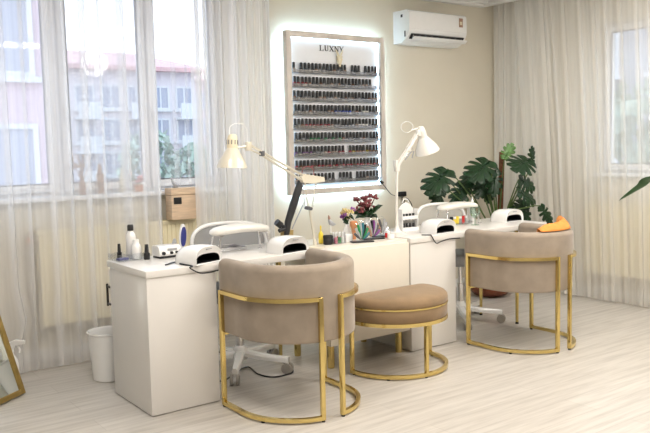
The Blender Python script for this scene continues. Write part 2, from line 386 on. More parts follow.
# ------------------------------------------------------------------ curtains
def curtain(name, label, m, p0, p1, z0, z1, n, amp, over=.8, seed=0, top_p0=None, pinch=None, group=None, nu_per=22, flare=0):
    rnd = random.Random(seed); p0 = Vector((*p0, 0)); p1 = Vector((*p1, 0)); L = (p1-p0).length
    d = (p1-p0).normalized(); nr = Vector((-d.y, d.x, 0)); nu = n*nu_per; nz = 26
    ph = [rnd.uniform(-.5, .5) for _ in range(8)]; am = [rnd.uniform(.6, 1.25) for _ in range(n+2)]
    bm = bmesh.new(); uvl = bm.loops.layers.uv.new('UVMap'); V = []; U = []
    KN = [(0, 0, 0), (.25, .38, .3), (.5, .84, -.1), (.67, 1.06, .5), (.84, .64, 1.0), (1, 1, 0)]
    def pleat(w, k):
        for (a, xa, ya), (b, xb, yb) in zip(KN, KN[1:]):
            if w <= b:
                t = (w-a)/(b-a); e = t*t*(3-2*t); return xa+(xb-xa)*(t if b < .6 else e), ya+(yb-ya)*e
        return 1, 0
    edges = [0]
    for k in range(n): edges.append(edges[-1]+rnd.uniform(.65, 1.4))
    edges = [e/edges[-1] for e in edges]
    for j in range(nz+1):
        tz = j/nz; z = z1+(z0-z1)*tz; row = []
        off = Vector((0, 0, 0))
        for i in range(nu+1):
            k = min(n-1, i//nu_per); w = (i-k*nu_per)/nu_per
            fx, fy = pleat(w, k); wd = edges[k+1]-edges[k]
            lin = w; sp = over*(.75+.25*math.sin(3*k+ph[3]*6))*(.85+.3*tz*math.sin(k*1.7+ph[4]*6))
            x = (edges[k]+(lin+(fx-lin)*sp*1.15)*wd)*L + .012*tz*math.sin(k*2.1+ph[5]*6)
            y = amp*am[k]*fy*(.75+.35*tz)+amp*.3*math.sin(2*PI*(i/nu)*n/2.7+ph[0]*6)*tz
            u = i/nu
            start = p0 if top_p0 is None else p0*tz**.8 + Vector((*top_p0, 0))*(1-tz**.8)
            dd = (p1-start); pos = start + dd*(x/L) + nr*y
            if pinch:
                (pc, pz, pw, pr, pk) = pinch
                g = pk*math.exp(-((z-pz)/pw)**2); s = (x-pc)
                q = math.exp(-(s/pr)**2)
                pos -= d*s*g*q*.85
                pos += nr*(-.02)*g*q
            if flare: pos += d*flare*max(0, tz-.75)*4*(u-.5)
            row.append(bm.verts.new((pos.x, pos.y, z)))
        V.append(row)
    for j in range(nz):
        for i in range(nu):
            f = bm.faces.new((V[j][i], V[j][i+1], V[j+1][i+1], V[j+1][i])); f.smooth = True
            for lp, (a, b) in zip(f.loops, ((i, j), (i+1, j), (i+1, j+1), (i, j+1))): lp[uvl].uv = (a/nu*L*1.6, b/nz)
    me = bpy.data.meshes.new(name); bm.to_mesh(me); bm.free(); me.materials.append(m)
    o = bpy.data.objects.new(name, me); C.objects.link(o); tag(o, label, 'curtain', group)
    return o
curtain('sheer_curtain', 'white sheer curtain across the left window, tied low beside the standing mirror', M['sheer'], (.55, 4.955), (2.21, 4.955), .012, CE-.005, 14, .030, 1.0, 3, pinch=(.77, .36, .10, .11, .8))
curtain('sheer_curtain', 'narrow white voile curtain between the wooden box and the heavy white drape', M['sheer_mid'], (2.46, 4.945), (2.83, 4.945), .012, CE-.005, 5, .028, 1.0, 5)
curtain('sheer_curtain', 'short thin voile strip ending just above the pale wooden box', M['sheer_thin'], (2.225, 4.945), (2.45, 4.945), 1.14, CE-.005, 2, .02, .8, 41)
curtain('drape_curtain', 'dense white drape hanging at the left of the lit polish display', M['drape'], (2.82, 5.01), (3.17, 5.01), .012, CE-.005, 6, .045, 1.0, 11)
curtain('drape_curtain', 'ivory drape hanging in the room corner behind the monstera', M['ivory_drape'], (5.845, 5.17), (5.845, 4.50), .012, CE-.005, 6, .026, .9, 21)
curtain('sheer_curtain', 'ivory sheer curtain with slanted edge in front of the right window', M['ivory_sheer'], (5.775, 4.66), (5.775, 1.9), .012, CE-.005, 22, .034, 1.0, 31, top_p0=(5.775, 4.87))

# ------------------------------------------------------------------ desks and cabinet
def drawers_side(t, x0, x1, yb, z0, z1):
    for k in range(3):
        h = (z1-z0)/3
        d = MB(); d.bx(x0+.004, x1-.004, yb, yb+.018, z0+k*h+.002, z0+(k+1)*h-.002, .002)
        d = d.build('drawer', M['white_gloss'], t)
        hn = MB(); hn.bx((x0+x1)/2-.07, (x0+x1)/2+.07, yb+.032, yb+.042, z0+k*h+h*.62, z0+k*h+h*.62+.012, .002)
        for q in (-.055, .055): hn.bx((x0+x1)/2+q-.005, (x0+x1)/2+q+.005, yb+.017, yb+.034, z0+k*h+h*.62+.001, z0+k*h+h*.62+.011)
        hn.build('handle', M['black'], d)
def desk(x0, x1, y0, y1, ped, legs, label, handle_side):
    t = thing('manicure_desk', label, 'desk', (x0, y0, 0))
    L, D = x1-x0, y1-y0
    MB().bx(0, L, 0, D, .733, .770, .002).build('desk_top', M['white_gloss'], t)
    p = MB(); p.bx(0.004, ped, 0.006, D-.03, .006, .7325, .0015).bx(.02, ped-.015, .02, D-.045, 0, .006); p.build('pedestal', M['white_gloss'], t)
    drawers_side(t, .006, ped-.002, D-.0295, .02, .725)
    if handle_side:
        h = MB(); h.bx(.004, .016, D+.032, D+.044, .50, .63, .002).bx(.006, .014, D-.013, D+.034, .51, .52).bx(.006, .014, D-.013, D+.034, .61, .62); h.build('handle', M['black'], t)
    for lx, ly in legs:
        g = MB(); g.lathe([(.0, 0), (.011, 0), (.011, .01), (.019, .71), (.03, .7325), (0, .7325)], (lx-x0, ly-y0, 0), 14)
        l = g.build('leg', M['gold'], t)
        MB().lathe([(0, -.0005), (.0135, -.0005), (.0115, .014), (0, .014)], (lx-x0, ly-y0, .0005), 12).build('foot_pad', M['black_soft'], l)
    return t
desk(1.540, 2.742, 3.690, 4.245, .405, ((2.655, 3.72), (2.655, 4.18)), 'white gloss manicure desk on the left with the acrylic tray on its corner', True)
desk(3.418, 4.83, 3.745, 4.300, .426, ((4.585, 3.83), (4.61, 4.22)), 'white gloss manicure desk on the right under the monstera leaves', False)
t = thing('low_cabinet', 'cream gloss cabinet on gold legs joining the two manicure desks', 'cabinet', (2.750, 3.750, 0))
MB().bx(0, .660, .02, .50, .152, .764, .002).build('body', M['cream_gloss'], t)
MB().bx(.002, .658, 0, .0195, .154, .748, .002).build('front_panel', M['cream_gloss'], t)
for lx in (.045, .612):
    for ly in (.065, .44):
        MB().lathe([(0, 0), (.021, 0), (.023, .02), (.023, .152), (0, .152)], (lx, ly, 0), 18).build('leg', M['gold'], t)

# ------------------------------------------------------------------ barrel chairs
R_F = .335
def u_path(R, ystr, n=28, a0=0, a1=PI):   # from front left round the back to the front right, open towards +Y
    pts = [Vector((-R, ystr, 0))] if ystr else []
    for k in range(n+1):
        a = PI + (PI)*k/n
        pts.append(Vector((R*math.cos(a), R*math.sin(a), 0)))
    if ystr: pts.append(Vector((R, ystr, 0)))
    return pts
def resample(pts, step):
    out = [pts[0]]
    for a, b in zip(pts, pts[1:]):
        n = max(1, int((b-a).length/step))
        for k in range(1, n+1): out.append(a.lerp(b, k/n))
    return out
def rect_sweep(mb, pts, w, z0, z1):
    secs = []
    n = len(pts)
    for i, p in enumerate(pts):
        t = (pts[min(i+1, n-1)]-pts[max(i-1, 0)]).normalized(); nr = Vector((t.y, -t.x, 0))
        secs.append([Vector((*(p+nr*w/2).xy, z0)), Vector((*(p+nr*w/2).xy, z1)), Vector((*(p-nr*w/2).xy, z1)), Vector((*(p-nr*w/2).xy, z0))])
    mb.loft(secs)
def barrel_chair(label, loc):
    t = thing('barrel_chair', label, 'chair', loc, 0, None)
    Ro, th, z0, z1, yf = .324, .082, .405, .800, .27
    Rc = Ro-th/2; path = resample(u_path(Rc, yf), .025); n = len(path)
    prof = []; r = .036
    for (cx, cz, a0) in ((th/2-r, (z1-z0)/2-r, 0), (-(th/2-r), (z1-z0)/2-r, 90), (-(th/2-.012), -(z1-z0)/2+.012, 180), (th/2-.012, -(z1-z0)/2+.012, 270)):
        rr = r if a0 < 180 else .012
        for k in range(6):
            a = math.radians(a0+18*k); prof.append((cx+rr*math.cos(a), cz+rr*math.sin(a)))
    secs = []; cum = [0]
    for a, b in zip(path, path[1:]): cum.append(cum[-1]+(b-a).length)
    tot = cum[-1]
    for i, p in enumerate(path):
        tn = (path[min(i+1, n-1)]-path[max(i-1, 0)]).normalized(); nr = Vector((tn.y, -tn.x, 0))
        e = min(cum[i], tot-cum[i]); q = 1
        if e < .04: q = .45+.55*math.sqrt(max(0, 1-(1-e/.04)**2))
        hz = 1 if e >= .04 else .93+.07*math.sqrt(max(0, 1-(1-e/.04)**2))
        secs.append([p+nr*(x*q)+Vector((0, 0, (z0+z1)/2+z*hz)) for x, z in prof])
    MB().loft(secs).build('shell', M['velvet'], t, ang=60)
    # seat cushion
    sp = [(x.x, x.y) for x in resample(u_path(Ro-th-.002, .25), .03)]
    cush = MB(); secs = []
    for z, s in ((.41, .97), (.425, 1), (.47, 1), (.492, .97), (.503, .88), (.506, .6)):
        secs.append([Vector((x*s, (y-.03)*s+.03, z)) for x, y in sp])
    cush.loft(secs).build('seat_cushion', M['velvet'], t, ang=60)
    # two brass side frames
    ga = math.asin(.063/R_F)
    for sgn in (-1, 1):
        half = [Vector((sgn*R_F, .205, 0))]
        for k in range(17):
            a = (PI/2-ga)*k/16
            half.append(Vector((sgn*R_F*math.cos(a), -R_F*math.sin(a), 0)))
        half = resample(half, .03)
        f = MB()
        rect_sweep(f, half, .022, .010, .031); rect_sweep(f, half, .022, .619, .639)
        for p in (half[0], half[-1]):
            ang = 0 if p is half[0] else math.atan2(p.y, p.x)
            f.box((p.x, p.y, .3245), (.023, .023, .629), rz=ang, bev=.002)
        f = f.build('side_frame', M['gold'], t)
        for p in (half[0], half[len(half)//2], half[-1]):
            MB().lathe([(0, 0), (.010, 0), (.010, .0105), (0, .0105)], (p.x, p.y, 0), 10).build('foot_pad', M['black_soft'], f)
        tabs = MB(); tabs.bx(sgn*.255, sgn*R_F, .19, .215, .395, .407); tabs.build('seat_rail', M['gold'], f)
    return t
barrel_chair('taupe velvet barrel chair with brass frame, nearer one at the left desk', (2.258, 3.402, 0))
barrel_chair('taupe velvet barrel chair with brass frame and an orange cloth over it', (4.190, 3.440, 0))

# half-round stool ----------------------------------------------------
t = thing('footstool', 'camel velvet half-round stool on brass legs between the two barrel chairs', 'stool', (3.137, 3.600, 0))
def d_outline(R, yf, rc=.05):
    pts = []
    for k in range(29):
        a = PI+PI*k/28; pts.append((R*math.cos(a), R*math.sin(a)))
    for k in range(7):
        a = (PI/2)*k/6; pts.append((R-rc+rc*math.cos(a), yf-rc+rc*math.sin(a)))
    for k in range(7):
        a = PI/2+(PI/2)*k/6; pts.append((-(R-rc)+rc*math.cos(a), yf-rc+rc*math.sin(a)))
    return pts
O = d_outline(.337, .06)
def d_loft(levels): return [[Vector((x*s, (y+.1)*s-.1, z)) for x, y in O] for z, s in levels]
MB().loft(d_loft([(.338, .97), (.342, .985), (.41, .99), (.414, .98)])).build('seat_band', M['velvet_tan'], t, ang=60)
MB().loft(d_loft([(.414, .985), (.414, 1.003), (.424, 1.003), (.424, .985)])).build('gold_trim', M['gold'], t)
MB().loft(d_loft([(.424, .985), (.432, 1.0), (.448, 1.0), (.466, .985), (.478, .94), (.487, .82), (.492, .6), (.494, .3)])).build('cushion', M['velvet_tan'], t, ang=70)
fr = MB()
ring = resample(u_path(.325, .02), .03)
rect_sweep(fr, ring, .022, .008, .030); rect_sweep(fr, ring, .022, .316, .338)
fr.bx(-.32, .32, .009, .031, .318, .338)
fr.box((-.325, .02, .17), (.022, .022, .326), bev=.002).box((.325, .02, .17), (.022, .022, .326), bev=.002).box((-.03, -.3235, .17), (.022, .022, .30), bev=.002)
f = fr.build('frame', M['gold'], t)
for a in (180, 222, 264, 306, 360):
    MB().lathe([(0, 0), (.010, 0), (.010, .009), (0, .009)], (.325*math.cos(math.radians(a)), .325*math.sin(math.radians(a)), 0), 10).build('foot_pad', M['black_soft'], f)

# orange cloth draped over the rim of the right chair -----------------
rim = []
cx, cy = 4.190, 3.440
for k in range(21):
    a = math.radians(240+94*k/20)   # round the back towards the right arm
    rim.append((Vector((math.cos(a), math.sin(a), 0)), Vector((cx, cy, 0))))
secs = []; rnd = random.Random(4)
for i, (d, c) in enumerate(rim):
    u = i/20; hgt = .012+min(1, u*8)*.026+.036*u**1.7*(1 if i < 19 else .8)+.004*math.sin(i*2.1)*u
    w1, w2, w3 = (.006*math.sin(i*1.7+.5), .007*math.sin(i*2.6+1.2), .005*math.sin(i*3.9))
    prof = [(.222+w1, .58+.03*math.sin(i*1.3)), (.230, .68+w2), (.232+w1*.4, .75), (.237, .795+hgt*.2), (.243+w3*.5, .806+hgt*.75+w2*u), (.256+w1*.5, .806+hgt+w3*u), (.270, .806+hgt*.72+w1*u), (.284+w2*.4, .805+hgt*.52+w3*u), (.296, .8045+hgt*.22), (.304, .803)]
    secs.append([c+d*r+Vector((0, 0, z)) for r, z in prof])
cl = MB(); cl.loft(secs, closed_sec=False, cap=False)
o = cl.build('cloth', M['orange'], ang=80); sm = o.modifiers.new('thick', 'SOLIDIFY'); sm.thickness = .004; sm.offset = 1
tag(o, 'crumpled orange cloth draped over the rim of the right barrel chair', 'cloth')

# ------------------------------------------------------------------ nail polish display
DX0, DX1, DZ0, DZ1 = 3.384, 4.396, 1.003, 2.308
t = thing('polish_display', 'backlit wall display with stone-veneer border and nine rows of nail polish', 'display', ((DX0+DX1)/2, WY, DZ0))
ox = (DX0+DX1)/2
W2 = (DX1-DX0)/2; HH = DZ1-DZ0
MB().bx(-W2+.02, W2-.02, -.060, -.050, .02, HH-.02).build('back_panel', M['panel_white'], t)
fr = MB(); frame_rect(fr, -W2, W2, 0, HH, .046, -.105, -.050, .002); fr.build('border', M['travertine'], t)
b = MB(); b.bx(-W2+.12, -W2+.16, -.05, -.0005, .1, HH-.1).bx(W2-.16, W2-.12, -.05, -.0005, .1, HH-.1); b.build('mounting_batten', M['black_soft'], t)
l = MB(); frame_rect(l, -W2+.012, W2-.012, .012, HH-.012, .012, -.046, -.034, .001); l.build('led_strip', M['led'], t)
l = MB(); frame_rect(l, -W2+.0465, W2-.0465, .0465, HH-.0465, .004, -.070, -.061, .001); l.build('led_strip', M['led_in'], t)
# lettering, serif capitals
def letter(mb, ch, x, z, h, w):
    tk, tn, sf = h*.17, h*.06, h*.05
    def stroke(x0, z0, x1, z1, wd):
        dx, dz = x1-x0, z1-z0; L = math.hypot(dx, dz)
        mb.box((x+(x0+x1)/2, -.0625, z+(z0+z1)/2), (wd, .005, L), rot=Matrix.Rotation(math.atan2(dx, dz), 4, 'Y'))
    def serif(xc, zc, l): mb.bx(x+xc-l/2, x+xc+l/2, -.065, -.060, z+zc-sf/2, z+zc+sf/2)
    if ch == 'L':
        stroke(w*.25, 0, w*.25, h, tk); serif(w*.25, h, w*.5); serif(w*.45, 0, w*.9); stroke(w*.88, 0, w*.88, h*.28, tn)
    if ch == 'U':
        stroke(w*.2, h*.2, w*.2, h, tk); stroke(w*.8, h*.2, w*.8, h, tn); serif(w*.2, h, w*.4); serif(w*.8, h, w*.36)
        stroke(w*.2, h*.24, w*.38, h*.03, tk*.8); stroke(w*.34, h*.03, w*.62, h*.03, tn*1.5); stroke(w*.6, h*.03, w*.8, h*.24, tn*1.3)
    if ch == 'X':
        stroke(w*.12, h, w*.88, 0, tk); stroke(w*.88, h, w*.12, 0, tn)
        for a, bq in ((.12, 0), (.88, 0), (.12, h), (.88, h)): serif(w*a, bq, w*.34)
    if ch == 'N':
        stroke(w*.15, 0, w*.15, h, tn); stroke(w*.85, 0, w*.85, h, tn); stroke(w*.15, h, w*.85, 0, tk); serif(w*.15, 0, w*.32); serif(w*.85, h, w*.32); serif(w*.1, h, w*.2)
    if ch == 'Y':
        stroke(w*.5, 0, w*.5, h*.48, tk); stroke(w*.1, h, w*.5, h*.45, tk); stroke(w*.9, h, w*.5, h*.45, tn); serif(w*.5, 0, w*.4); serif(w*.1, h, w*.34); serif(w*.9, h, w*.32)
lt = MB()
for k, ch in enumerate('LUXNY'): letter(lt, ch, 3.732-ox+k*.0515, 2.170-DZ0, .043, .045)
lt.build('lettering', M['black'], t)
ROWZ = [1.985-k*.1115 for k in range(9)]
for z in ROWZ:
    s = MB(); s.bx(-W2+.052, W2-.058, -.103, -.0605, z-.004-DZ0, z-DZ0).bx(-W2+.052, W2-.058, -.104, -.101, z-.004-DZ0, z+.022-DZ0)
    s.build('shelf', M['acrylic_shelf'], t)
# cream ornament clipped to the panel beside the lettering
p = MB()
for a, l, w in ((62, .075, .016), (118, .075, .016), (20, .035, .015), (160, .035, .015), (-25, .035, .018), (205, .035, .018)):
    d = Vector((math.cos(math.radians(a)), 0, math.sin(math.radians(a))))
    p.tube([d*.004, d*l*.5, d*l], [.008, w*.62, .004], 8)
p.tube([Vector((0, 0, .015)), Vector((0, 0, -.03)), Vector((0, 0, -.075))], [.016, .022, .008], 10)
o = p.build('ornament', M['ivory'], None, at(339.5, 58, 5.134)); tag(o, 'small cream bow-like ornament over the lettering of the polish display', 'ornament')

ORD = ['first', 'second', 'third', 'fourth', 'fifth', 'sixth', 'seventh', 'eighth', 'ninth', 'tenth', 'eleventh', 'twelfth', 'thirteenth', 'fourteenth', 'fifteenth', 'sixteenth', 'seventeenth', 'eighteenth', 'nineteenth', 'twentieth', 'twenty-first', 'twenty-second', 'twenty-third', 'twenty-fourth', 'twenty-fifth', 'twenty-sixth', 'twenty-seventh']
CAPM = MB().lathe([(0, .034), (.0115, .034), (.0112, .05), (.0098, .076), (.009, .078), (0, .078)], (0, 0, 0), 10).mesh('cap', M['black_soft'])
def body_mesh(m): return MB().lathe([(0, 0), (.0140, 0), (.0150, .002), (.0150, .026), (.013, .031), (.009, .034), (0, .034)], (0, 0, 0), 10).mesh('nail_polish_bottle', m)
COL = {'dark': mat('dark_polish', (.03, .03, .035), .15, noise=.1), 'grey': mat('grey_polish', (.20, .20, .21), .2, noise=.1), 'red': mat('red_polish', (.22, .015, .025), .15, noise=.1),
       'green': mat('green_polish', (.03, .16, .07), .15, noise=.1), 'purple': mat('purple_polish', (.12, .05, .16), .15, noise=.1), 'brown': mat('brown_polish', (.16, .08, .05), .15, noise=.1),
       'blue': mat('blue_polish', (.03, .05, .22), .15, noise=.1), 'yellow': mat('yellow_polish', (.36, .28, .05), .15, noise=.1), 'white': mat('pale_polish', (.66, .64, .62), .15, noise=.05),
       'beige': mat('nude_polish', (.30, .23, .19), .15, noise=.05)}
BODY = {k: body_mesh(v) for k, v in COL.items()}
ROWN = ['top', 'second', 'third', 'fourth', 'fifth', 'sixth', 'seventh', 'eighth', 'bottom']
pitch = .0369
def slots(row):
    a = list(range(24))
    gaps = {0: [1, 15, 19], 1: [23, 22], 4: [], 5: [], 6: [14], 8: [11, 16]}
    return [k for k in a if k not in gaps.get(row, [])]
def colour(row, k, rnd):
    r = rnd.random()
    if row == 1 and k < 4: return 'red'
    if row == 4 and 2 <= k <= 10: return 'red' if r < .75 else 'brown'
    if row == 5 and 3 <= k <= 12: return 'green' if r < .75 else 'dark'
    if row == 6 and k < 8: return 'purple' if r < .7 else 'grey'
    if row == 6 and k >= 16: return 'yellow' if r < .45 else 'brown'
    if row == 6: return 'red' if r < .5 else 'beige'
    if row == 7: return 'red' if r < .55 else 'brown'
    if row == 3 and 11 <= k <= 15: return 'blue'
    if row == 3 and 19 <= k <= 20: return 'white'
    if row == 4 and 18 <= k <= 20: return 'white'
    return ['dark', 'grey', 'brown', 'beige', 'dark', 'grey', 'dark'][int(r*7)]
proto = None; rnd = random.Random(12)
for row, z in enumerate(ROWZ):
    ks = slots(row)
    for n, k in enumerate(ks):
        col = colour(row, k, rnd)
        x = 3.462+k*pitch+(.006 if row % 2 else 0)
        if proto is None:
            o = bpy.data.objects.new('nail_polish_bottle', BODY[col]); C.objects.link(o)
            c = bpy.data.objects.new('cap', CAPM); C.objects.link(c); c.parent = o; c['label'] = 'black cap'; proto = o
        else:
            o = proto.copy(); C.objects.link(o); o.data = BODY[col]
            for ch in proto.children:
                c = ch.copy(); C.objects.link(c); c.parent = o
        o.location = (x+rnd.uniform(-.002, .002), 5.138, z+.0005)
        rown = ROWN[row]+' row of the wall display'
        o['label'] = 'black-capped nail polish bottle, %s from the left in the %s' % (ORD[n], rown)
        o['category'] = 'nail polish'; o['group'] = 'nail polish bottles in the wall display'

# LED driver on the wall with its lead
t = thing('led_driver', 'small black power box on the wall right of the polish display', 'power supply', at(401, 194, WY))
MB().bx(-.045, .045, -.026, .003, -.02, .022, .003).build('box', M['black'], t)
lead = smooth_path([at(381, 182, 5.09), at(386, 188, 5.10), at(391, 194, 5.15), at(396, 196, WY-.015)], 6)
mb = MB(); mb.tube([p-t.location for p in lead], .0035, 6); mb.tube([at(380, 181, 5.095)-t.location, at(383, 183, 5.088)-t.location], .013, 10)
mb.build('cable', M['black'], t)
kb = smooth_path([at(402, 197, 5.205), at(403, 206, 5.205), at(406, 198, 5.205), at(412, 206, 5.205), at(412, 224, 5.205), at(410, 245, 5.205)], 8)
MB().tube([p-t.location for p in kb], .0035, 6).build('cable', M['black'], t)

# ------------------------------------------------------------------ air conditioner
ax0, ax1, az0, az1 = 4.592, 5.303, 2.276, 2.556
t = thing('air_conditioner', 'white wall-mounted split air conditioner to the right of the polish display', 'air conditioner', ((ax0+ax1)/2, WY, az0))
w = (ax1-ax0)/2; H = az1-az0
prof = [(-.0005, .0), (-.10, .0), (-.165, .035), (-.19, .075), (-.205, .10), (-.208, .14), (-.205, H-.03), (-.19, H-.008), (-.17, H), (-.0005, H)]
MB().loft([[Vector((x, y, z)) for y, z in prof] for x in (-w, w)]).build('casing', M['white_plastic'], t, ang=30)
MB().box((0, -.2085, (.115+H-.02)/2), (2*w-.012, .006, H-.02-.115), bev=.002).build('front_panel', M['white_plastic'], t)
v = MB(); v.box((0, -.186, .052), (2*w-.06, .004, .05), rot=Matrix.Rotation(math.radians(35), 4, 'X')); v.build('outlet', M['black_soft'], t)
fl = MB(); fl.box((0.02, -.205, .034), (2*w-.05, .006, .045), rot=Matrix.Rotation(math.radians(52), 4, 'X'), bev=.002); fl.build('louver', M['white_plastic'], t)
fl = MB(); fl.box((0.0, -.197, .072), (2*w-.07, .004, .016), rot=Matrix.Rotation(math.radians(60), 4, 'X'), bev=.001)
for k in range(9): fl.box((-w+.06+k*(2*w-.12)/8, -.188, .055), (.004, .02, .04))
fl.build('vane', M['grey_mesh'], t)
p = MB(); p.bx(w-.105, w-.055, -.2135, -.2112, .165, .245, .001); p = p.build('display_label', M['amber'], t)
MB().bx(w-.095, w-.065, -.2148, -.2134, .185, .215, .0005).build('mark', M['ivory'], p)
e = MB(); e.bx(-w-.0015, -w+.001, -.125, -.10, H-.06, H-.035, .0005).bx(-w-.0015, -w+.001, -.16, -.145, .05, .10, .0005); e.build('side_sticker', M['black'], t)

# ------------------------------------------------------------------ table lamps
def cone_shade(t, top, rim, r0, r1, m, neck_m, ridge=True):
    ax = (rim-top).normalized(); q = ax.to_track_quat('Z', 'Y').to_matrix().to_4x4(); Lh = (rim-top).length
    Mx = Matrix.Translation(top) @ q
    sh = MB(); sh.lathe([(r0, Lh*.42), (r0*1.25, Lh*.47), (r1*.62, Lh*.62), (r1*.86, Lh*.80), (r1, Lh), (r1-.003, Lh), (r1*.84, Lh*.81), (r1*.60, Lh*.63), (r0*1.15, Lh*.49), (0, Lh*.47)], Mx=Mx, seg=32)
    s = sh.build('lamp_shade', m, t)
    nk = MB(); nk.lathe([(0, 0), (r0*.55, .002), (r0*.85, Lh*.06), (r0*.92, Lh*.16), (r0, Lh*.2), (r0, Lh*.43), (0, Lh*.43)], Mx=Mx, seg=24)
    nk = nk.build('socket_cover', neck_m, t)
    if ridge:
        v = MB()
        for k in range(10):
            a = 2*PI*k/10; c = Mx @ Vector((r0*math.cos(a), r0*math.sin(a), Lh*.24))
            v.box(c, (.004, .004, Lh*.13), rot=q)
        v.build('vent_slot', M['grey_dark'], nk)
    b = MB(); b.sphere(Mx @ Vector((0, 0, Lh*.72)), r1*.36, 14, 10); b.build('bulb', M['white_plastic'], t)
    return Mx, Lh
# left lamp
LY = 3.80
t = thing('desk_lamp', 'cream articulated desk lamp on the left desk, its head in front of the window', 'desk lamp', (0, 0, 0))
base = at(315, 246, LY); base.z = .770
t.location = base
o_ = base.copy(); L_ = lambda px, py, dy=0: at(px, py, LY+dy)-o_
j0, j1 = L_(309.5, 209), L_(306, 178)
MB().lathe([(0, .0005), (.058, .0005), (.060, .006), (.058, .016), (.03, .02), (.012, .024), (.011, .05), (0, .05)], (0, 0, 0), 28).build('base', M['cream_enamel'], t)
post = MB(); post.tube([Vector((0, 0, .03)), j0+Vector((0, 0, .005))], .0085, 12); post.build('post', M['cream_enamel'], t)
kn = MB(); kn.tube([j0+Vector((0, -.02, .002)), j0+Vector((0, .02, .002))], .010, 12).tube([j0+Vector((-.02, -.028, .008)), j0+Vector((-.02, .01, .008))], .011, 10); kn.build('joint_knob', M['grey_dark'], t)
a = MB(); up = L_(304, 181); up2 = L_(315, 183)
a.tube([j0+Vector((-.012, -.008, 0)), up+Vector((0, -.008, 0))], .004, 8).tube([j0+Vector((.014, -.008, 0)), up2+Vector((0, -.008, 0))], .004, 8); a.build('lower_arm', M['cream_enamel'], t)
sp = MB()
def spring(mb, p, q, r, turns, rad=.0012):
    d = q-p; Ld = d.length; d.normalize(); x = d.cross(Vector((0, 1, 0))).normalized(); y = d.cross(x)
    mb.tube([p+d*Ld*k/(turns*8)+(x*math.cos(2*PI*k/8)+y*math.sin(2*PI*k/8))*r for k in range(turns*8+1)], rad, 5)
spring(sp, j0+Vector((.03, .01, .01)), up2+Vector((.02, .01, 0)), .005, 18); spring(sp, j0+Vector((-.03, .01, .0)), up+Vector((-.0, .012, 0)), .005, 18); sp.build('spring', M['chrome'], t)
br = MB(); pl = [L_(300, 177), L_(303, 174), L_(323, 177), L_(323.5, 181.5), L_(312, 183.5), L_(302, 182.5)]
br.loft([[p+Vector((0, -.016, 0)) for p in pl], [p+Vector((0, .016, 0)) for p in pl]]); br.build('elbow_bracket', M['cream_enamel'], t)
a = MB(); e0, e1 = L_(302, 175), L_(301, 180); h0, h1 = L_(247.5, 143.5), L_(249, 149)
for dy in (-.012, .012):
    a.tube([e0+Vector((0, dy, 0)), h0+Vector((0, dy, 0))], .0038, 8)
    a.tube([e1+Vector((0, dy, 0)), L_(262, 155)+Vector((0, dy, 0)), ], .0038, 8)
a.tube([L_(262, 155), h1], .0048, 8)
a.build('upper_arm', M['cream_enamel'], t)
b = MB(); b.box(L_(262, 153.5), (.02, .034, .03), bev=.003); b.build('arm_clamp', M['grey_dark'], t)
b = MB(); b.box((h0+h1)/2, (.03, .03, .05), bev=.004); b.tube([(h0+h1)/2, L_(237, 147.5)], .007, 8); b.build('head_joint', M['cream_enamel'], t)
cone_shade(t, L_(232.5, 134), L_(232, 168), .030, .088, M['cream_enamel'], M['ivory'])
cb = smooth_path([L_(229.5, 136), L_(230, 127, .02), L_(236, 123.5, .02), L_(243, 124.5, .02), L_(247, 131, .01), L_(247, 142)], 7)
MB().tube(cb, .0022, 6).build('cable', M['white_plastic'], t)
cb = smooth_path([L_(302, 174), L_(303, 168.5), L_(308, 166.5), L_(313, 169), L_(314, 175)], 6)
MB().tube(cb, .003, 6).build('cable_loop', M['flower_red'], t)
# right lamp
RY = 4.0
t = thing('desk_lamp', 'white articulated desk lamp on the right desk below the air conditioner', 'desk lamp')
base = at(397, 233, RY); base.z = .770; t.location = base; o2 = base.copy(); L_ = lambda px, py, dy=0: at(px, py, RY+dy)-o2
MB().lathe([(0, .0005), (.058, .0005), (.060, .006), (.058, .014), (.028, .02), (.014, .05), (.012, .06), (0, .06)], (0, 0, 0), 28).build('base', M['white_enamel'], t)
j1 = L_(397, 168); j2 = L_(417.5, 134)
MB().tube([Vector((0, 0, .03)), Vector((0, 0, .2)), j1], [.012, .009, .009], 12).build('post', M['white_enamel'], t)
a = MB()
for dx, dy in ((-.008, -.01), (-.008, .01), (.016, 0)): a.tube([j1+Vector((dx, dy, .01)), j2+Vector((dx-.004, dy, 0))], .0055, 8)
a.box((j1*.45+j2*.55), (.03, .028, .03), bev=.003); a.build('upper_arm', M['white_enamel'], t)
k = MB(); k.box(j1, (.036, .03, .05), bev=.006).box(j1+Vector((-.012, 0, .03)), (.02, .03, .05), bev=.004); k.build('elbow_joint', M['white_enamel'], t)
sp = MB(); spring(sp, j1+Vector((.02, .0, .03)), L_(413, 148), .006, 14); sp.build('spring', M['chrome'], t)
sp = MB(); sp.tube([L_(405, 160, -.02), L_(411, 152, -.02), L_(414, 151, -.02), L_(412, 158, -.02)], .004, 6); sp.build('handle_wire', M['grey'], t)
k = MB(); k.box(L_(419, 133), (.04, .03, .045), bev=.006); k.build('head_joint', M['white_enamel'], t)
cone_shade(t, L_(420, 126.5), L_(427.5, 152), .030, .089, M['white_enamel'], M['white_enamel'], False)
MB().tube([L_(407+6*math.cos(q), 127+5.5*math.sin(q)) for q in [2*PI*i/24 for i in range(24)]], .0022, 6, closed=True).build('cable_loop', M['white_plastic'], t)
MB().tube([L_(412, 130), L_(418, 128)], .003, 6).build('cable', M['white_plastic'], t)

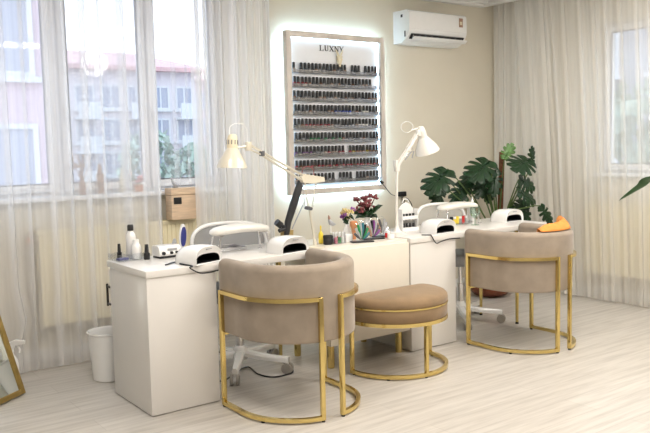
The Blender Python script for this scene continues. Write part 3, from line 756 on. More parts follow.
# ------------------------------------------------------------------ UV nail lamps
def uv_lamp(label, loc, rz, w=.212, d=.185, h=.098, cable=None):
    t = thing('uv_nail_lamp', label, 'nail lamp', loc, rz, None)
    N = 24
    def outline(s, sh, inset=0, flat=0.0):
        pts = []
        for k in range(N+1):
            a = PI*k/N; c, sn = math.cos(a), math.sin(a)
            x = (w/2*s-inset)*math.copysign(abs(c)**.60, c); z = (h*sh-inset)*abs(sn)**.66
            pts.append((x, z+.0006))
        return pts
    body = MB(); secs = []
    inner = [(x*.87, .007+z*.50) for x, z in outline(1, 1)]
    secs.append([Vector((x, -d/2+.012, z)) for x, z in inner])
    for y, s, sh in ((-d/2+.002, .955, .93), (-d/2, .965, .95), (-d/2+.006, .985, .975), (-d/2+.03, 1, 1), (0, 1, 1), (d/2-.06, .98, .97), (d/2-.03, .92, .88), (d/2-.01, .80, .70), (d/2, .6, .45)):
        secs.append([Vector((x, y, z)) for x, z in outline(s, sh)])
    body.loft(secs, closed_sec=True, cap=False)
    bm = body.bm
    body.build('housing', M['white_plastic'], t, ang=50)
    MB().bx(-w*.36, w*.36, -d*.3, d*.36, .0004, .004).build('base_plate', M['grey'], t)
    sl = MB(); sl.loft([[Vector((x, -d/2+.011, z)) for x, z in inner], [Vector((x*.96, d*.28, .01+(z-.01)*.94)) for x, z in inner]], cap=False)
    bk = [Vector((x*.96, d*.28, .01+(z-.01)*.94)) for x, z in inner]
    sl.bm.faces.new([sl.bm.verts.new(p) for p in bk])
    sl.build('hand_slot', M['black'], t)
    MB().bx(-.02, .02, -d/2-.0012, -d/2+.006, h*.80, h*.845).build('mark', M['grey'], t)
    return t
U1 = uv_lamp('white UV nail lamp on the left desk beside the control box', (1.885, 3.795, .770), math.radians(20))
U2 = uv_lamp('white UV nail lamp near the foot of the cream lamp, behind the nearer barrel chair', (2.47, 3.80, .770), math.radians(8))
U3 = uv_lamp('white UV nail lamp on the right desk beside the house-shaped polish rack', (3.775, 3.865, .770), math.radians(4))
U4 = uv_lamp('white UV nail lamp at the far end of the right desk by the goblet', (4.69, 4.03, .770), math.radians(2))
def cable(name, label, pts, r=.004, m='black', n=8):
    o = MB().tube(smooth_path(pts, n), r, 6).build(name, M[m]); return tag(o, label, 'cable')
cable('power_cable', 'black cable from the first nail lamp hanging over the left desk edge', [Vector((1.70, 3.80, .776)), atz(176, 262, .776), atz(181, 264, .776), Vector((1.80, 3.684, .772)), at(190, 268, 3.676), at(200, 273, 3.68), at(211, 272, 3.68), at(219, 270, 3.682)])
cable('power_cable', 'black cable from the nail lamp hanging over the right desk edge', [Vector((3.57, 3.80, .776)), atz(430, 235, .776), Vector((3.60, 3.738, .774)), at(436, 243, 3.735), at(441, 241.5, 3.735), at(449, 239, 3.735), at(460, 238, 3.735)])
cable('power_cable', 'black cable hanging under the left desk and lying on the floor by the caster', [Vector((2.02, 3.98, .62)), Vector((2.0, 3.92, .4)), Vector((1.985, 3.86, .2)), Vector((2.03, 3.85, .06)), atz(246, 367, .006), atz(258, 374, .005), atz(272, 377, .005), atz(285, 375, .005), atz(293, 371, .005), Vector((2.62, 4.1, .005)), Vector((2.6, 4.6, .005))], .005)

# ------------------------------------------------------------------ padded hand rests
def hand_rest(label, loc, L=.40, rz=0):
    t = thing('hand_rest', label, 'hand rest', loc, rz)
    secs = []
    for k in range(21):
        u = -1+2*k/20; x = u*L/2; s = max(.12, (1-abs(u)**5)**.5)
        arch = .018*(1-u*u)
        ring = []
        for q in range(16):
            a = 2*PI*q/16; c, sn = math.cos(a), math.sin(a)
            ring.append(Vector((x, .068*s*math.copysign(abs(c)**.7, c), .130+arch+.026*s*math.copysign(abs(sn)**.7, sn))))
        secs.append(ring)
    MB().loft(secs).build('pad', M['white_enamel'], t, ang=70)
    for sx in (-1, 1):
        lg = MB()
        for sy in (-1, 1): lg.tube([Vector((sx*(L/2-.045), sy*.045, .118)), Vector((sx*(L/2-.025), sy*.062, .006))], .0065, 10)
        lg.bx(sx*(L/2-.045)-.012, sx*(L/2-.045)+.012, -.06, .06, .112, .118)
        lg = lg.build('leg_frame', M['chrome'], t)
        for sy in (-1, 1): MB().lathe([(0, .0004), (.014, .0004), (.014, .006), (0, .008)], (sx*(L/2-.025), sy*.062, 0), 14).build('foot_disc', M['chrome'], lg)
    return t
hand_rest('white padded hand rest on chrome legs on the left desk', (2.262, 3.975, .770))
hand_rest('white padded hand rest on chrome legs on the right desk beneath the monstera', (4.265, 4.135, .770))

# flat grey tray lying under the left hand rest
t = thing('steel_tray', 'flat grey metal tray lying behind the left hand rest', 'tray', (2.16, 4.15, .770))
MB().bx(-.2, .2, -.08, .08, .0005, .010, .002).build('plate', M['chrome'], t)
b = MB(); b.bx(-.2, .2, -.08, -.074, .010, .022, .001).bx(-.2, .2, .074, .08, .010, .022, .001).bx(-.2, -.194, -.074, .074, .010, .022, .001).bx(.194, .2, -.074, .074, .010, .022, .001); b.build('rim', M['chrome'], t)

# ------------------------------------------------------------------ manicurist chairs on star bases
def office_chair(label, loc, rz, star0, mesh):
    t = thing('office_chair', label, 'office chair', loc, rz)
    ang0 = star0-rz
    sb = MB()
    for k in range(5):
        a = ang0+2*PI*k/5; d = Vector((math.cos(a), math.sin(a), 0)); n = Vector((-d.y, d.x, 0))
        sb.loft([[d*r+n*(w*x)+Vector((0, 0, z+dz)) for x, dz in ((-1, -.018), (1, -.018), (1, .004), (.6, .016), (-.6, .016), (-1, .004))] for r, w, z in ((.03, .032, .115), (.15, .028, .098), (.30, .02, .088), (.325, .016, .086))])
    sb.lathe([(0, .07), (.045, .07), (.045, .14), (.03, .16), (0, .16)], (0, 0, 0), 20)
    st = sb.build('star_base', M['white_plastic'], t)
    for k in range(5):
        a = ang0+2*PI*k/5; d = Vector((math.cos(a), math.sin(a), 0)); p = d*.315; n = Vector((-d.y, d.x, 0))
        cm = MB(); cm.tube([p+Vector((0, 0, .075)), p+Vector((0, 0, .045))], .009, 8); cm.tube([p-n*.008+Vector((0, 0, .032)), p+n*.008+Vector((0, 0, .032))], .018, 12)
        cs = cm.build('caster', M['white_plastic'], st)
        for s in (-1, 1): MB().tube([p+n*s*.009+Vector((0, 0, .0335)), p+n*s*.026+Vector((0, 0, .0335))], .0325, 18).build('wheel', M['caster'], t).parent = st
    MB().lathe([(0, .15), (.026, .15), (.026, .30), (.016, .30), (.016, .47), (0, .47)], (0, 0, 0), 16).build('gas_column', M['chrome'], t)
    MB().loft([[Vector((.22*s*math.copysign(abs(math.cos(a))**.6, math.cos(a)), .21*s*math.copysign(abs(math.sin(a))**.6, math.sin(a)), z)) for a in [2*PI*i/36 for i in range(36)]] for z, s in ((.46, .85), (.465, .95), (.50, 1), (.53, .96), (.545, .8), (.55, .4))]).build('seat', M['grey_mesh'], t, ang=60)
    MB().tube(smooth_path([(0, .1, .47), (0, .27, .48), (0, .31, .56), (0, .30, .72)], 6), .016, 10).build('back_support', M['white_plastic'], t)
    def bk(k, n=48, s=1.0):
        a = 2*PI*k/n; c, sn = math.cos(a), math.sin(a)
        x = .245*s*math.copysign(abs(c)**.65, c); z = .76+.145*s*math.copysign(abs(sn)**.65, sn)
        return Vector((x, .285-.22*x*x/.06*.25, z))
    ring = [bk(k) for k in range(48)]
    bp = MB().loft([[p*1+Vector((0, dy, 0)) for p in [bk(k, 48, .97) for k in range(48)]] for dy in (-.004, .004)]); bp.build('back_mesh', M[mesh], t, ang=60)
    MB().tube(ring, .013, 10, closed=True).build('back_rim', M['white_plastic'], t)
    return t
office_chair('white-framed grey mesh swivel chair behind the left manicure desk', (2.335, 4.15, 0), math.radians(-18), math.radians(-90-36), 'chair_mesh')
office_chair('white-framed pale mesh swivel chair behind the right manicure desk', (4.335, 4.185, 0), math.radians(-6), math.radians(-90-36), 'chair_mesh_light')

# ------------------------------------------------------------------ things on the left desk
TP = atz(129, 260, .770); TP.y += .02
t = thing('acrylic_tray', 'clear acrylic tray on the left corner of the left desk', 'tray', TP, math.radians(6))
tr = MB(); tr.bx(-.085, .085, -.07, .07, .0005, .004).bx(-.085, .085, -.07, -.066, .004, .04).bx(-.085, .085, .066, .07, .004, .04).bx(-.085, -.081, -.066, .066, .004, .04).bx(.081, .085, -.066, .066, .004, .04).bx(-.002, .002, -.066, .066, .004, .03)
tr.build('box', M['acrylic'], t)
tag(MB().bx(-.03, .03, -.02, .02, 0, .012, .002).build('nail_file', M['blue'], None, (TP.x-.040, TP.y-.025, .7745), .3), 'small dark blue buffer block lying in the clear tray', 'nail buffer')
def bottle(name, label, cat, loc, prof, m, cap=None, capm=None, seg=20):
    o = thing(name, label, cat, loc)
    MB().lathe(prof, (0, 0, .0005), seg).build('body', m, o)
    if cap: MB().lathe(cap, (0, 0, .0005), seg).build('cap', capm, o)
    return o
p_ = atz(133, 261, .775)
bottle('pump_bottle', 'tall white bottle with black cap standing in the acrylic tray', 'bottle', (TP.x+.038, TP.y+.034, .7745), [(0, 0), (.027, 0), (.029, .004), (.029, .12), (.025, .138), (.016, .15), (.016, .156), (0, .156)], M['white_plastic'], [(0, .156), (.017, .156), (.018, .16), (.018, .185), (.014, .192), (0, .192)], M['black'])
bottle('cotton_jar', 'short white bottle at the front of the acrylic tray', 'bottle', (TP.x+.042, TP.y-.030, .7745), [(0, 0), (.026, 0), (.028, .004), (.028, .065), (.024, .08), (.018, .088), (.018, .108), (.014, .112), (0, .112)], M['white_plastic'])
bottle('polish_bottle', 'small black bottle in the acrylic tray left of the tall bottle', 'nail polish', (TP.x-.03, TP.y+.045, .7745), [(0, 0), (.013, 0), (.014, .003), (.014, .035), (.008, .042), (0, .042)], M['black'], [(0, .042), (.010, .042), (.008, .085), (0, .086)], M['black_soft'])
bottle('polish_bottle', 'small black bottle standing on the desk right of the acrylic tray', 'nail polish', atz(147, 259.5, .770), [(0, 0), (.016, 0), (.018, .003), (.018, .034), (.010, .044), (0, .044)], M['black'], [(0, .044), (.012, .044), (.010, .086), (0, .087)], M['black_soft'])
t = thing('drill_control_box', 'white nail drill control box with black knobs on the left desk', 'nail drill', atz(166.5, 257, .770), math.radians(4)); t.scale = (.84, .84, .84)
pr = [(-.055, .0155), (-.062, .03), (-.056, .062), (-.046, .078), (-.03, .085), (.04, .085), (.052, .076), (.052, .0155)]
MB().loft([[Vector((x, y, z)) for y, z in pr] for x in (-.083, .083)]).build('body', M['white_plastic'], t, ang=20)
MB().bx(-.078, .078, -.057, .048, .0005, .016, .002).build('foot', M['black'], t)
for x, r in ((-.055, .012), (.005, .010), (.045, .009)):
    MB().tube([Vector((x, -.056, .036)), Vector((x, -.074, .036))], r, 14).build('knob', M['black'], t)
MB().bx(-.02, .05, -.0615, -.0575, .05, .066).build('label_plate', M['grey'], t)
MB().tube(smooth_path([Vector((.06, .01, .08)), Vector((.058, 0, .10)), Vector((.062, -.012, .118)), Vector((.07, -.01, .09))], 6), .008, 8).build('cradle', M['silver'], t)
# blue oval file standing up
t = thing('hand_mirror', 'dark blue oval brush with pale rim standing upright on the left desk', 'brush', atz(182, 251.5, .770), math.radians(30)); t.scale = (1.0, 1.0, 1.1)
def oval(s, w, h, zc): return [(w*s*math.cos(2*PI*k/28), zc+h*s*math.sin(2*PI*k/28)) for k in range(28)]
Rl = Matrix.Rotation(math.radians(9), 4, 'Y')
MB().loft([[Rl @ Vector((x, y, z)) for x, z in oval(.80, .032, .068, .083)] for y in (-.010, .002)]).build('bristle_bed', M['blue'], t)
MB().loft([[Rl @ Vector((x, y, z)) for x, z in oval(s, .032, .072, .083)] for y, s in ((-.004, .97), (0, 1), (.006, .97))]).build('back', M['white_plastic'], t)
MB().bx(-.03, .03, -.025, .025, .0005, .014, .004).build('stand', M['blue'], t)

# phone holder arm (black) and its clamp
t = thing('phone_holder', 'black jointed gooseneck holder clamped behind the cream desk lamp', 'phone holder', (0, 0, 0))
b0 = at(286, 234, 4.05); b0.z = .770; t.location = b0; Q = lambda px, py, Y=4.05: at(px, py, Y)-b0
MB().lathe([(0, .0005), (.045, .0005), (.045, .012), (.02, .02), (.016, .05), (0, .05)], (0, 0, 0), 20).build('base', M['silver'], t)
MB().tube([Vector((0, 0, .04)), Q(288, 222), Q(294, 203), Q(300, 184), Q(302, 178)], [.016, .022, .025, .023, .014], 12).build('arm', M['black_soft'], t)
k = MB(); k.tube([Q(276.5, 222), Q(281, 225.5)], .022, 12).tube([Q(281, 225), Q(287, 229)], .012, 10).tube([Q(279, 231), Q(286, 228)], .013, 10); k.build('clamp_knob', M['black'], t)
MB().tube(smooth_path([Q(301, 183), Q(295, 192), Q(293, 203), Q(297, 214)], 6), .003, 6).build('cable', M['white_plastic'], t)
MB().tube([Q(303, 205), Q(297, 218), Q(292, 229)], .0035, 6).build('stay_rod', M['grey'], t)

# ------------------------------------------------------------------ things on the cabinet and nearby
CZ = .7645
t = thing('card_box', 'small olive-gold box behind the nail lamp on the left desk', 'box', (2.69, 4.12, .770), math.radians(10))
MB().bx(-.032, .032, -.028, .028, .0005, .075, .002).build('box', M['olive'], t); MB().bx(-.033, .033, -.029, .029, .0752, .088, .002).build('lid', M['olive'], t)
def on(px, py, Y): p = at(px, py, Y); p.z = CZ; return p
bottle('squeeze_bottle', 'slim yellow bottle on the cabinet beside the desk lamp', 'bottle', on(321, 240, 4.0), [(0, 0), (.015, 0), (.016, .003), (.016, .06), (.012, .07), (.005, .078), (.004, .10), (0, .10)], M['yellow'], [(0, .10), (.006, .10), (.004, .116), (0, .117)], M['yellow'])
bottle('cream_jar', 'squat black jar on the cabinet right of the yellow bottle', 'jar', on(328, 240, 3.93), [(0, 0), (.029, 0), (.031, .004), (.031, .034), (.028, .038), (0, .038)], M['black'], [(0, .038), (.031, .038), (.032, .042), (.032, .056), (.029, .058), (0, .058)], M['black_soft'])
# clear box of small polishes
bx_ = on(338, 241, 3.92)
t = thing('acrylic_box', 'clear acrylic box holding small pink and white bottles on the cabinet', 'box', bx_)
b = MB(); b.bx(-.042, .042, -.03, .03, .0003, .003).bx(-.042, .042, -.03, -.028, .003, .07).bx(-.042, .042, .028, .03, .003, .07).bx(-.042, -.040, -.028, .028, .003, .07).bx(.040, .042, -.028, .028, .003, .07); b.build('box', M['acrylic'], t)
NM = {'pink': 'pink', 'green': 'green', 'white_plastic': 'white', 'red': 'red'}
for k, (x, y, m) in enumerate(((-.027, -.014, 'pink'), (0, -.014, 'green'), (.027, -.014, 'white_plastic'), (-.027, .014, 'white_plastic'), (0, .014, 'red'), (.027, .014, 'pink'))):
    q = ['front left', 'front middle', 'front right', 'rear left', 'rear middle', 'rear right'][k]
    bottle('polish_vial', '%s vial, %s one in the clear box on the cabinet' % (NM[m], q), 'nail polish', (bx_.x+x, bx_.y+y, CZ+.0032), [(0, 0), (.010, 0), (.011, .002), (.011, .036), (.006, .042), (0, .042)], M[m], [(0, .042), (.007, .042), (.006, .072), (0, .073)], M['white_plastic'], 12)['group'] = 'vials in the clear box'
# white bird ornament on a stick with brown head
t = thing('bird_ornament', 'pale dove ornament with brown head on a thin stand on the cabinet', 'ornament', on(331, 234, 4.1)); zo = Vector((0, 0, 0))
MB().lathe([(0, .0004), (.022, .0004), (.022, .006), (.004, .010), (.0035, .10), (0, .10)], (0, 0, 0), 14).build('stand', M['white_plastic'], t)
MB().tube([Vector((-.012, 0, .150)), Vector((-.010, 0, .132)), Vector((0, 0, .115)), Vector((.02, 0, .104)), Vector((.042, 0, .102))], [.004, .010, .017, .012, .002], 10).build('bird', M['silver'], t)
MB().tube([Vector((-.018, 0, .168)), Vector((-.013, 0, .155)), Vector((-.011, 0, .140))], [.003, .008, .009], 8).build('head', M['amber'], t)
# flower vase with yellow and violet flowers
def bloom(mb, c, r, rnd, n=7):
    for k in range(n):
        d = Vector((rnd.uniform(-1, 1), rnd.uniform(-1, 1), rnd.uniform(-.2, 1))).normalized()
        mb.tube([Vector(c), Vector(c)+d*r*.55, Vector(c)+d*r], [r*.12, r*.34, r*.06], 6)
t = thing('flower_vase', 'slim white vase of yellow and violet flowers on the cabinet', 'vase', on(347, 235, 4.08)); rnd = random.Random(3)
MB().lathe([(0, .0004), (.022, .0004), (.026, .02), (.026, .06), (.014, .085), (.017, .10), (.013, .10), (.0, .09)], (0, 0, 0), 20).build('vase', M['white_plastic'], t)
fy, fp, fl = MB(), MB(), MB()
for k in range(9):
    c = Vector((rnd.uniform(-.05, .05), rnd.uniform(-.035, .035), rnd.uniform(.12, .19)))
    bloom(fy if k % 3 else fp, c, .026, rnd); fl.tube([Vector((0, 0, .09)), c*.6+Vector((0, 0, .04)), c], .0018, 5)
    fl.tube([c*.8+Vector((0, 0, .01)), c*.8+Vector((rnd.uniform(-.03, .03), rnd.uniform(-.02, .02), .0)), c*.8+Vector((rnd.uniform(-.05, .05), 0, -.02))], [.002, .009, .001], 5)
fy.build('yellow_blooms', M['flower_yellow'], t); fp.build('violet_blooms', M['purple'], t); fl.build('stems', M['leaf'], t)
# terracotta figure
o = MB().lathe([(0, .0004), (.013, .0004), (.014, .01), (.013, .05), (.018, .075), (.025, .09), (.028, .105), (.024, .12), (.019, .123), (.017, .118), (0, .11)], (0, 0, 0), 20).build('bud_vase', M['terracotta'], None, on(354, 237, 4.02)); tag(o, 'orange-brown terracotta bud vase on the cabinet beside the swatch fans', 'vase')
tag(MB().bx(-.028, .028, -.022, .022, .0004, .055, .003).build('tissue_box', M['white_plastic'], None, on(347.5, 240, 3.93)), 'small plain white box in front of the flower vase', 'box')
# dark red bouquet
t = thing('bouquet_vase', 'bouquet of dark red lilies with green leaves behind the swatch fans', 'vase', on(368, 231, 4.16)); rnd = random.Random(8)
MB().lathe([(0, .0004), (.03, .0004), (.034, .02), (.03, .09), (.022, .11), (.026, .125), (.021, .125), (0, .115)], (0, 0, 0), 20).build('vase', M['white_plastic'], t)
fr_, fg = MB(), MB()
for k in range(13):
    c = Vector((rnd.uniform(-.09, .08), rnd.uniform(-.05, .05), rnd.uniform(.16, .27)-.0)); c.x *= 1.15-(c.z-.16)*3.5
    bloom(fr_, c, .034, rnd, 5); fr_.tube([Vector((0, 0, .17)), c], .003, 5); fg.tube([Vector((0, 0, .11)), c*.5+Vector((0, 0, .07)), c], .002, 5)
for k in range(16):
    a = rnd.uniform(0, 2*PI); d = Vector((math.cos(a), math.sin(a)*.7, rnd.uniform(.0, .9)))
    p0 = Vector((0, 0, .13)); fg.tube([p0, p0+d*.045, p0+d*.09+Vector((0, 0, -.0)), p0+d*.12+Vector((0, 0, -.02))], [.003, .016, .014, .001], 6)
fr_.build('red_blooms', M['flower_red'], t); fg.build('greenery', M['leaf'], t)
# nail swatch fans: black base, arcs of coloured tips
def swatch(label, loc, rz, cols, w=.10, h=.13):
    t = thing('swatch_fan', label, 'nail swatch display', loc, rz, 'nail swatch fans on the cabinet')
    MB().bx(-w*.75, w*.75, -.032, .032, .0004, .009, .003).build('base', M['black'], t)
    MB().tube([Vector((w*.62*math.cos(a), .012, .009+h*math.sin(a))) for a in [PI*k/18 for k in range(19)]], .003, 6).build('hoop', M['acrylic'], t)
    n = len(cols)
    for k, m in enumerate(cols):
        a = PI*(.14+.72*k/(n-1)); d = Vector((math.cos(a)*.62*w/h, 0, math.sin(a))); 
        p0 = d*.02; p1 = d*(h*.92)
        tp = MB(); tp.tube([Vector((p0.x, 0, .009+p0.z)), Vector((p0.x*.5+p1.x*.5, -.004, .009+(p0.z+p1.z)*.5)), Vector((p1.x, 0, .009+p1.z))], [.003, .010, .008], 7)
        tp.build('nail_tip', M[m], t)
swatch('clear fan of green and blue nail tips, left of the three fans', on(362, 243, 3.86), math.radians(-20), ['teal', 'green', 'black', 'teal', 'silver', 'green', 'silver', 'grey_dark'])
swatch('clear fan of purple and brown nail tips, middle of the three fans', on(373, 239.5, 3.93), math.radians(-12), ['purple', 'grey_dark', 'silver', 'purple', 'black', 'silver', 'amber', 'amber'])
swatch('clear fan of silver nail tips, right of the three fans', on(382, 236, 4.0), math.radians(-6), ['silver', 'grey', 'silver', 'acrylic', 'grey_dark', 'amber', 'silver'])
bottle('red_jar', 'small red jar beside the foot of the white desk lamp', 'jar', on(387.5, 236, 3.93), [(0, 0), (.017, 0), (.018, .003), (.018, .03), (.016, .033), (0, .033)], M['red'], [(0, .033), (.018, .033), (.018, .045), (0, .046)], M['white_plastic'])
bottle('white_jar', 'small white pot between the red jar and the desk lamp', 'jar', on(391, 238, 3.85), [(0, 0), (.022, 0), (.024, .004), (.024, .022), (.022, .026), (0, .026)], M['white_plastic'], [(0, .026), (.024, .026), (.024, .038), (0, .039)], M['white_plastic'])

# house-shaped polish rack
rk = (3.715, 4.095, .770)
t = thing('polish_rack', 'white house-shaped polish rack at the left end of the right desk', 'rack', rk, math.radians(-3)); t.scale = (1.12, 1, 1.22)
poly = [(-.065, .0005), (.065, .0005), (.065, .125)] + [(.065-.13*k/10, .125+.042*math.sin(PI*k/10)) for k in range(1, 10)] + [(-.065, .125)]
MB().loft([[Vector((x, y, z)) for x, z in poly] for y in (.022, .028)]).build('back_board', M['white_plastic'], t)
s = MB(); s.bx(-.065, .065, -.028, .022, .0005, .006).bx(-.065, .065, -.028, .022, .07, .075).bx(-.065, -.060, -.028, .022, .006, .13).bx(.060, .065, -.028, .022, .006, .13).bx(-.06, .06, -.028, -.025, .006, .022).bx(-.06, .06, -.028, -.025, .075, .09); s.build('shelves', M['white_plastic'], t)
MB().tube([Vector((.026*math.cos(a), .025, .164+.024*math.sin(a))) for a in [PI*k/12 for k in range(13)]], .0035, 8).build('carry_handle', M['white_plastic'], t)
rmx = Matrix.Translation(rk) @ Matrix.Rotation(math.radians(-3), 4, 'Z')
for rr, z in enumerate((.0062, .0752)):
    for k in range(4):
        o = proto.copy(); C.objects.link(o); o.data = BODY['white']; o.scale = (.95, .95, .64)
        for ch in proto.children:
            c = ch.copy(); C.objects.link(c); c.parent = o
        o.location = rmx @ Vector((-.045+.03*k, -.006, z))
        o['label'] = 'black-capped white bottle, %s from the left on the %s shelf of the house-shaped rack' % (ORD[k], ['lower', 'upper'][rr]); o['category'] = 'nail polish'; o['group'] = 'bottles in the house-shaped rack'

# ------------------------------------------------------------------ things on the right desk
t = thing('goblet', 'pale green stemmed glass goblet on the right desk', 'glass', (4.315, 4.005, .770))
MB().lathe([(0, .0005), (.032, .0005), (.03, .004), (.006, .008), (.005, .045), (.010, .055), (.030, .068), (.037, .09), (.039, .135), (.0375, .135), (.035, .09), (.028, .071), (0, .06)], (0, 0, 0), 24).build('bowl', M['goblet'], t)
bottle('spray_bottle', 'slim white bottle with nozzle behind the right hand rest', 'bottle', (4.53, 4.235, .770), [(0, 0), (.022, 0), (.024, .003), (.024, .10), (.016, .12), (.010, .125), (.010, .14), (0, .14)], M['white_plastic'], [(0, .14), (.013, .14), (.012, .165), (.005, .175), (.004, .19), (0, .19)], M['white_plastic'])
t = thing('picture_tray', 'small open tray of yellow and black nail art pots under the right hand rest', 'tray', (4.27, 4.135, .770))
b = MB(); b.bx(-.10, .10, -.05, .05, .0005, .005).bx(-.10, .10, .045, .05, .005, .03).bx(-.10, .10, -.05, -.046, .005, .02).bx(-.10, -.096, -.046, .045, .005, .03).bx(.096, .10, -.046, .045, .005, .03); b.build('tray', M['acrylic'], t)
for k, (m, cn) in enumerate((('black', 'black'), ('yellow', 'yellow'), ('yellow', 'amber yellow'), ('grey', 'grey'), ('red', 'red'), ('silver', 'silver'))):
    x = 4.19+k*.031
    bottle('nail_art_pot', '%s nail art pot, %s from the left in the tray under the hand rest' % (cn, ORD[k]), 'jar', (x, 4.13, .7752), [(0, 0), (.013, 0), (.014, .002), (.014, .04), (0, .04)], M[m], [(0, .04), (.0145, .04), (.0145, .058), (0, .059)], M['white_plastic'] if k % 2 else M[m], 14)['group'] = 'pots in the tray under the right hand rest'

# ------------------------------------------------------------------ floor things at the left
t = thing('waste_bin', 'white tapered waste bin on the floor behind the left desk', 'bin', (1.635, 4.53, 0))
MB().lathe([(0, .0005), (.098, .0005), (.105, .006), (.124, .285), (.130, .29), (.130, .298), (.121, .298), (.115, .285), (.10, .015), (0, .012)], (0, 0, 0), 36).build('bucket', M['white_plastic'], t)
t = thing('trigger_sprayer', 'white trigger spray bottle on the floor behind the gold framed mirror', 'spray bottle', (1.125, 4.80, 0), math.radians(-30))
MB().lathe([(0, .0005), (.04, .0005), (.042, .01), (.042, .12), (.036, .15), (.018, .18), (.014, .20), (0, .20)], (0, 0, 0), 20).build('bottle', M['white_plastic'], t)
s = MB(); s.lathe([(0, .198), (.018, .198), (.018, .22), (0, .22)], (0, 0, 0), 14); s.loft([[Vector((x, y, z)) for x, z in ((-.035, .218), (-.03, .25), (.03, .272), (.085, .262), (.085, .245), (.03, .238), (.02, .22))] for y in (-.012, .012)]); s.build('trigger_head', M['white_plastic'], t)
MB().tube(smooth_path([Vector((.035, 0, .238)), Vector((.05, 0, .215)), Vector((.048, 0, .19))], 5), .006, 8).build('trigger', M['white_plastic'], t)
# gold framed standing mirror
u = Vector((.171, .128, 0)).normalized(); bk = Vector((-u.y, u.x, 0)); lean = math.radians(18)
vv = Vector((0, 0, 1))*math.cos(lean)+bk*math.sin(lean); nn = u.cross(vv)   # nn faces the room
t = thing('floor_mirror', 'gold framed standing mirror leaning at the left edge', 'mirror', (1.125, 4.548, .0))
Bm = Matrix((( u.x, vv.x, nn.x, 0), (u.y, vv.y, nn.y, 0), (u.z, vv.z, nn.z, 0), (0, 0, 0, 1)))
def mbox(mb, x0, x1, y0, y1, z0, z1, bev=.003): mb.box(Bm @ Vector(((x0+x1)/2, (y0+y1)/2, (z0+z1)/2)), (x1-x0, y1-y0, z1-z0), rot=Bm, bev=bev)
MW, MH, fw = .55, 1.25, .030
fr = MB(); z0, z1 = -.012, .016
mbox(fr, -MW, -MW+fw, .006, MH, z0, z1); mbox(fr, -fw, 0, .006, MH, z0, z1); mbox(fr, -MW+fw, -fw, .006, .006+fw, z0, z1); mbox(fr, -MW+fw, -fw, MH-fw, MH, z0, z1); fr.build('frame', M['gold_dull'], t)
g = MB(); mbox(g, -MW+fw-.002, -fw+.002, fw, MH-fw+.002, -.004, .006, 0); g.build('mirror_glass', M['mirror'], t)
g = MB(); mbox(g, -MW+.01, -.01, .02, MH-.01, -.011, -.0045, 0); g.build('back_board', M['wood'], t)
lg = MB(); top = Bm @ Vector((-MW/2, MH*.72, -.014)); foot = bk*(.50)+u*(-MW/2); lg.tube([top, Vector((foot.x, foot.y, .008))], .008, 8); lg.build('easel_leg', M['gold_dull'], t)

# ------------------------------------------------------------------ wooden box and figurine on the radiator
t = thing('wooden_box', 'pale wooden box with a black label on top of the left radiator', 'box', (2.43, 5.075, .892))
MB().bx(-.115, .115, -.052, .050, .0005, .175, .002).build('body', M['wood'], t)
MB().bx(-.118, .118, -.055, .053, .178, .226, .002).build('lid', M['wood'], t)
MB().bx(-.100, -.040, -.0565, -.053, .112, .160, .001).build('label_holder', M['black'], t)
t = thing('bird_figurine', 'small grey bird figurine on the lid of the wooden box', 'figurine', (2.365, 5.07, 1.1185))
MB().tube([Vector((.04, 0, .012)), Vector((.02, 0, .018)), Vector((0, 0, .028)), Vector((-.012, 0, .05)), Vector((-.016, 0, .06))], [.003, .012, .018, .013, .009], 12).build('body', M['silver'], t)
MB().tube([Vector((-.016, 0, .060)), Vector((-.022, 0, .068)), Vector((-.036, 0, .066))], [.010, .009, .001], 10).build('head', M['grey'], t)
MB().bx(-.015, .02, -.012, .012, 0.0002, .014, .003).build('plinth', M['grey'], t)

# things on the window sill (seen through the sheer)
SZ = 1.0985
t = thing('twig_vase', 'small vase of dried reddish twigs on the left window sill', 'vase', (1.745, 5.20, SZ)); rnd = random.Random(5)
MB().lathe([(0, .0004), (.02, .0004), (.03, .03), (.022, .07), (.013, .09), (.016, .10), (0, .095)], (0, 0, 0), 18).build('vase', M['amber'], t)
tw = MB()
for k in range(7):
    a = rnd.uniform(-.06, .06); tw.tube(smooth_path([Vector((0, 0, .08)), Vector((a*.4, 0, .14)), Vector((a*.7+rnd.uniform(-.02, .02), rnd.uniform(-.02, .02), .2)), Vector((a, rnd.uniform(-.02, .02), .22+rnd.uniform(0, .07)))], 4), .0035, 5)
    tw.sphere(Vector((a, 0, .23+rnd.uniform(-.05, .04))), .012, 8, 6)
tw.build('twigs', M['twig'], t)
bottle('ceramic_bottle', 'tall slim brown bottle on the left window sill', 'bottle', (1.87, 5.20, SZ), [(0, 0), (.022, 0), (.025, .005), (.025, .13), (.014, .16), (.011, .20), (.014, .205), (0, .205)], M['twig'])
bottle('ceramic_bottle', 'short tan bottle on the left window sill beside the pink flowers', 'bottle', (2.03, 5.20, SZ), [(0, 0), (.018, 0), (.02, .004), (.02, .11), (.010, .13), (.010, .17), (0, .17)], M['ivory'])
t = thing('flower_pot', 'low pot of pink flowers on the left window sill', 'plant', (2.15, 5.20, SZ)); rnd = random.Random(6)
MB().lathe([(0, .0004), (.03, .0004), (.038, .05), (.034, .05), (0, .045)], (0, 0, 0), 18).build('pot', M['terracotta'], t)
fb, fg = MB(), MB()
for k in range(10):
    c = Vector((rnd.uniform(-.07, .05), rnd.uniform(-.03, .03), rnd.uniform(.07, .13))); bloom(fb, c, .022, rnd, 6); fg.tube([Vector((0, 0, .045)), c], .003, 5)
fb.build('blooms', M['flower_pink'], t); fg.build('stems', M['stem'], t)

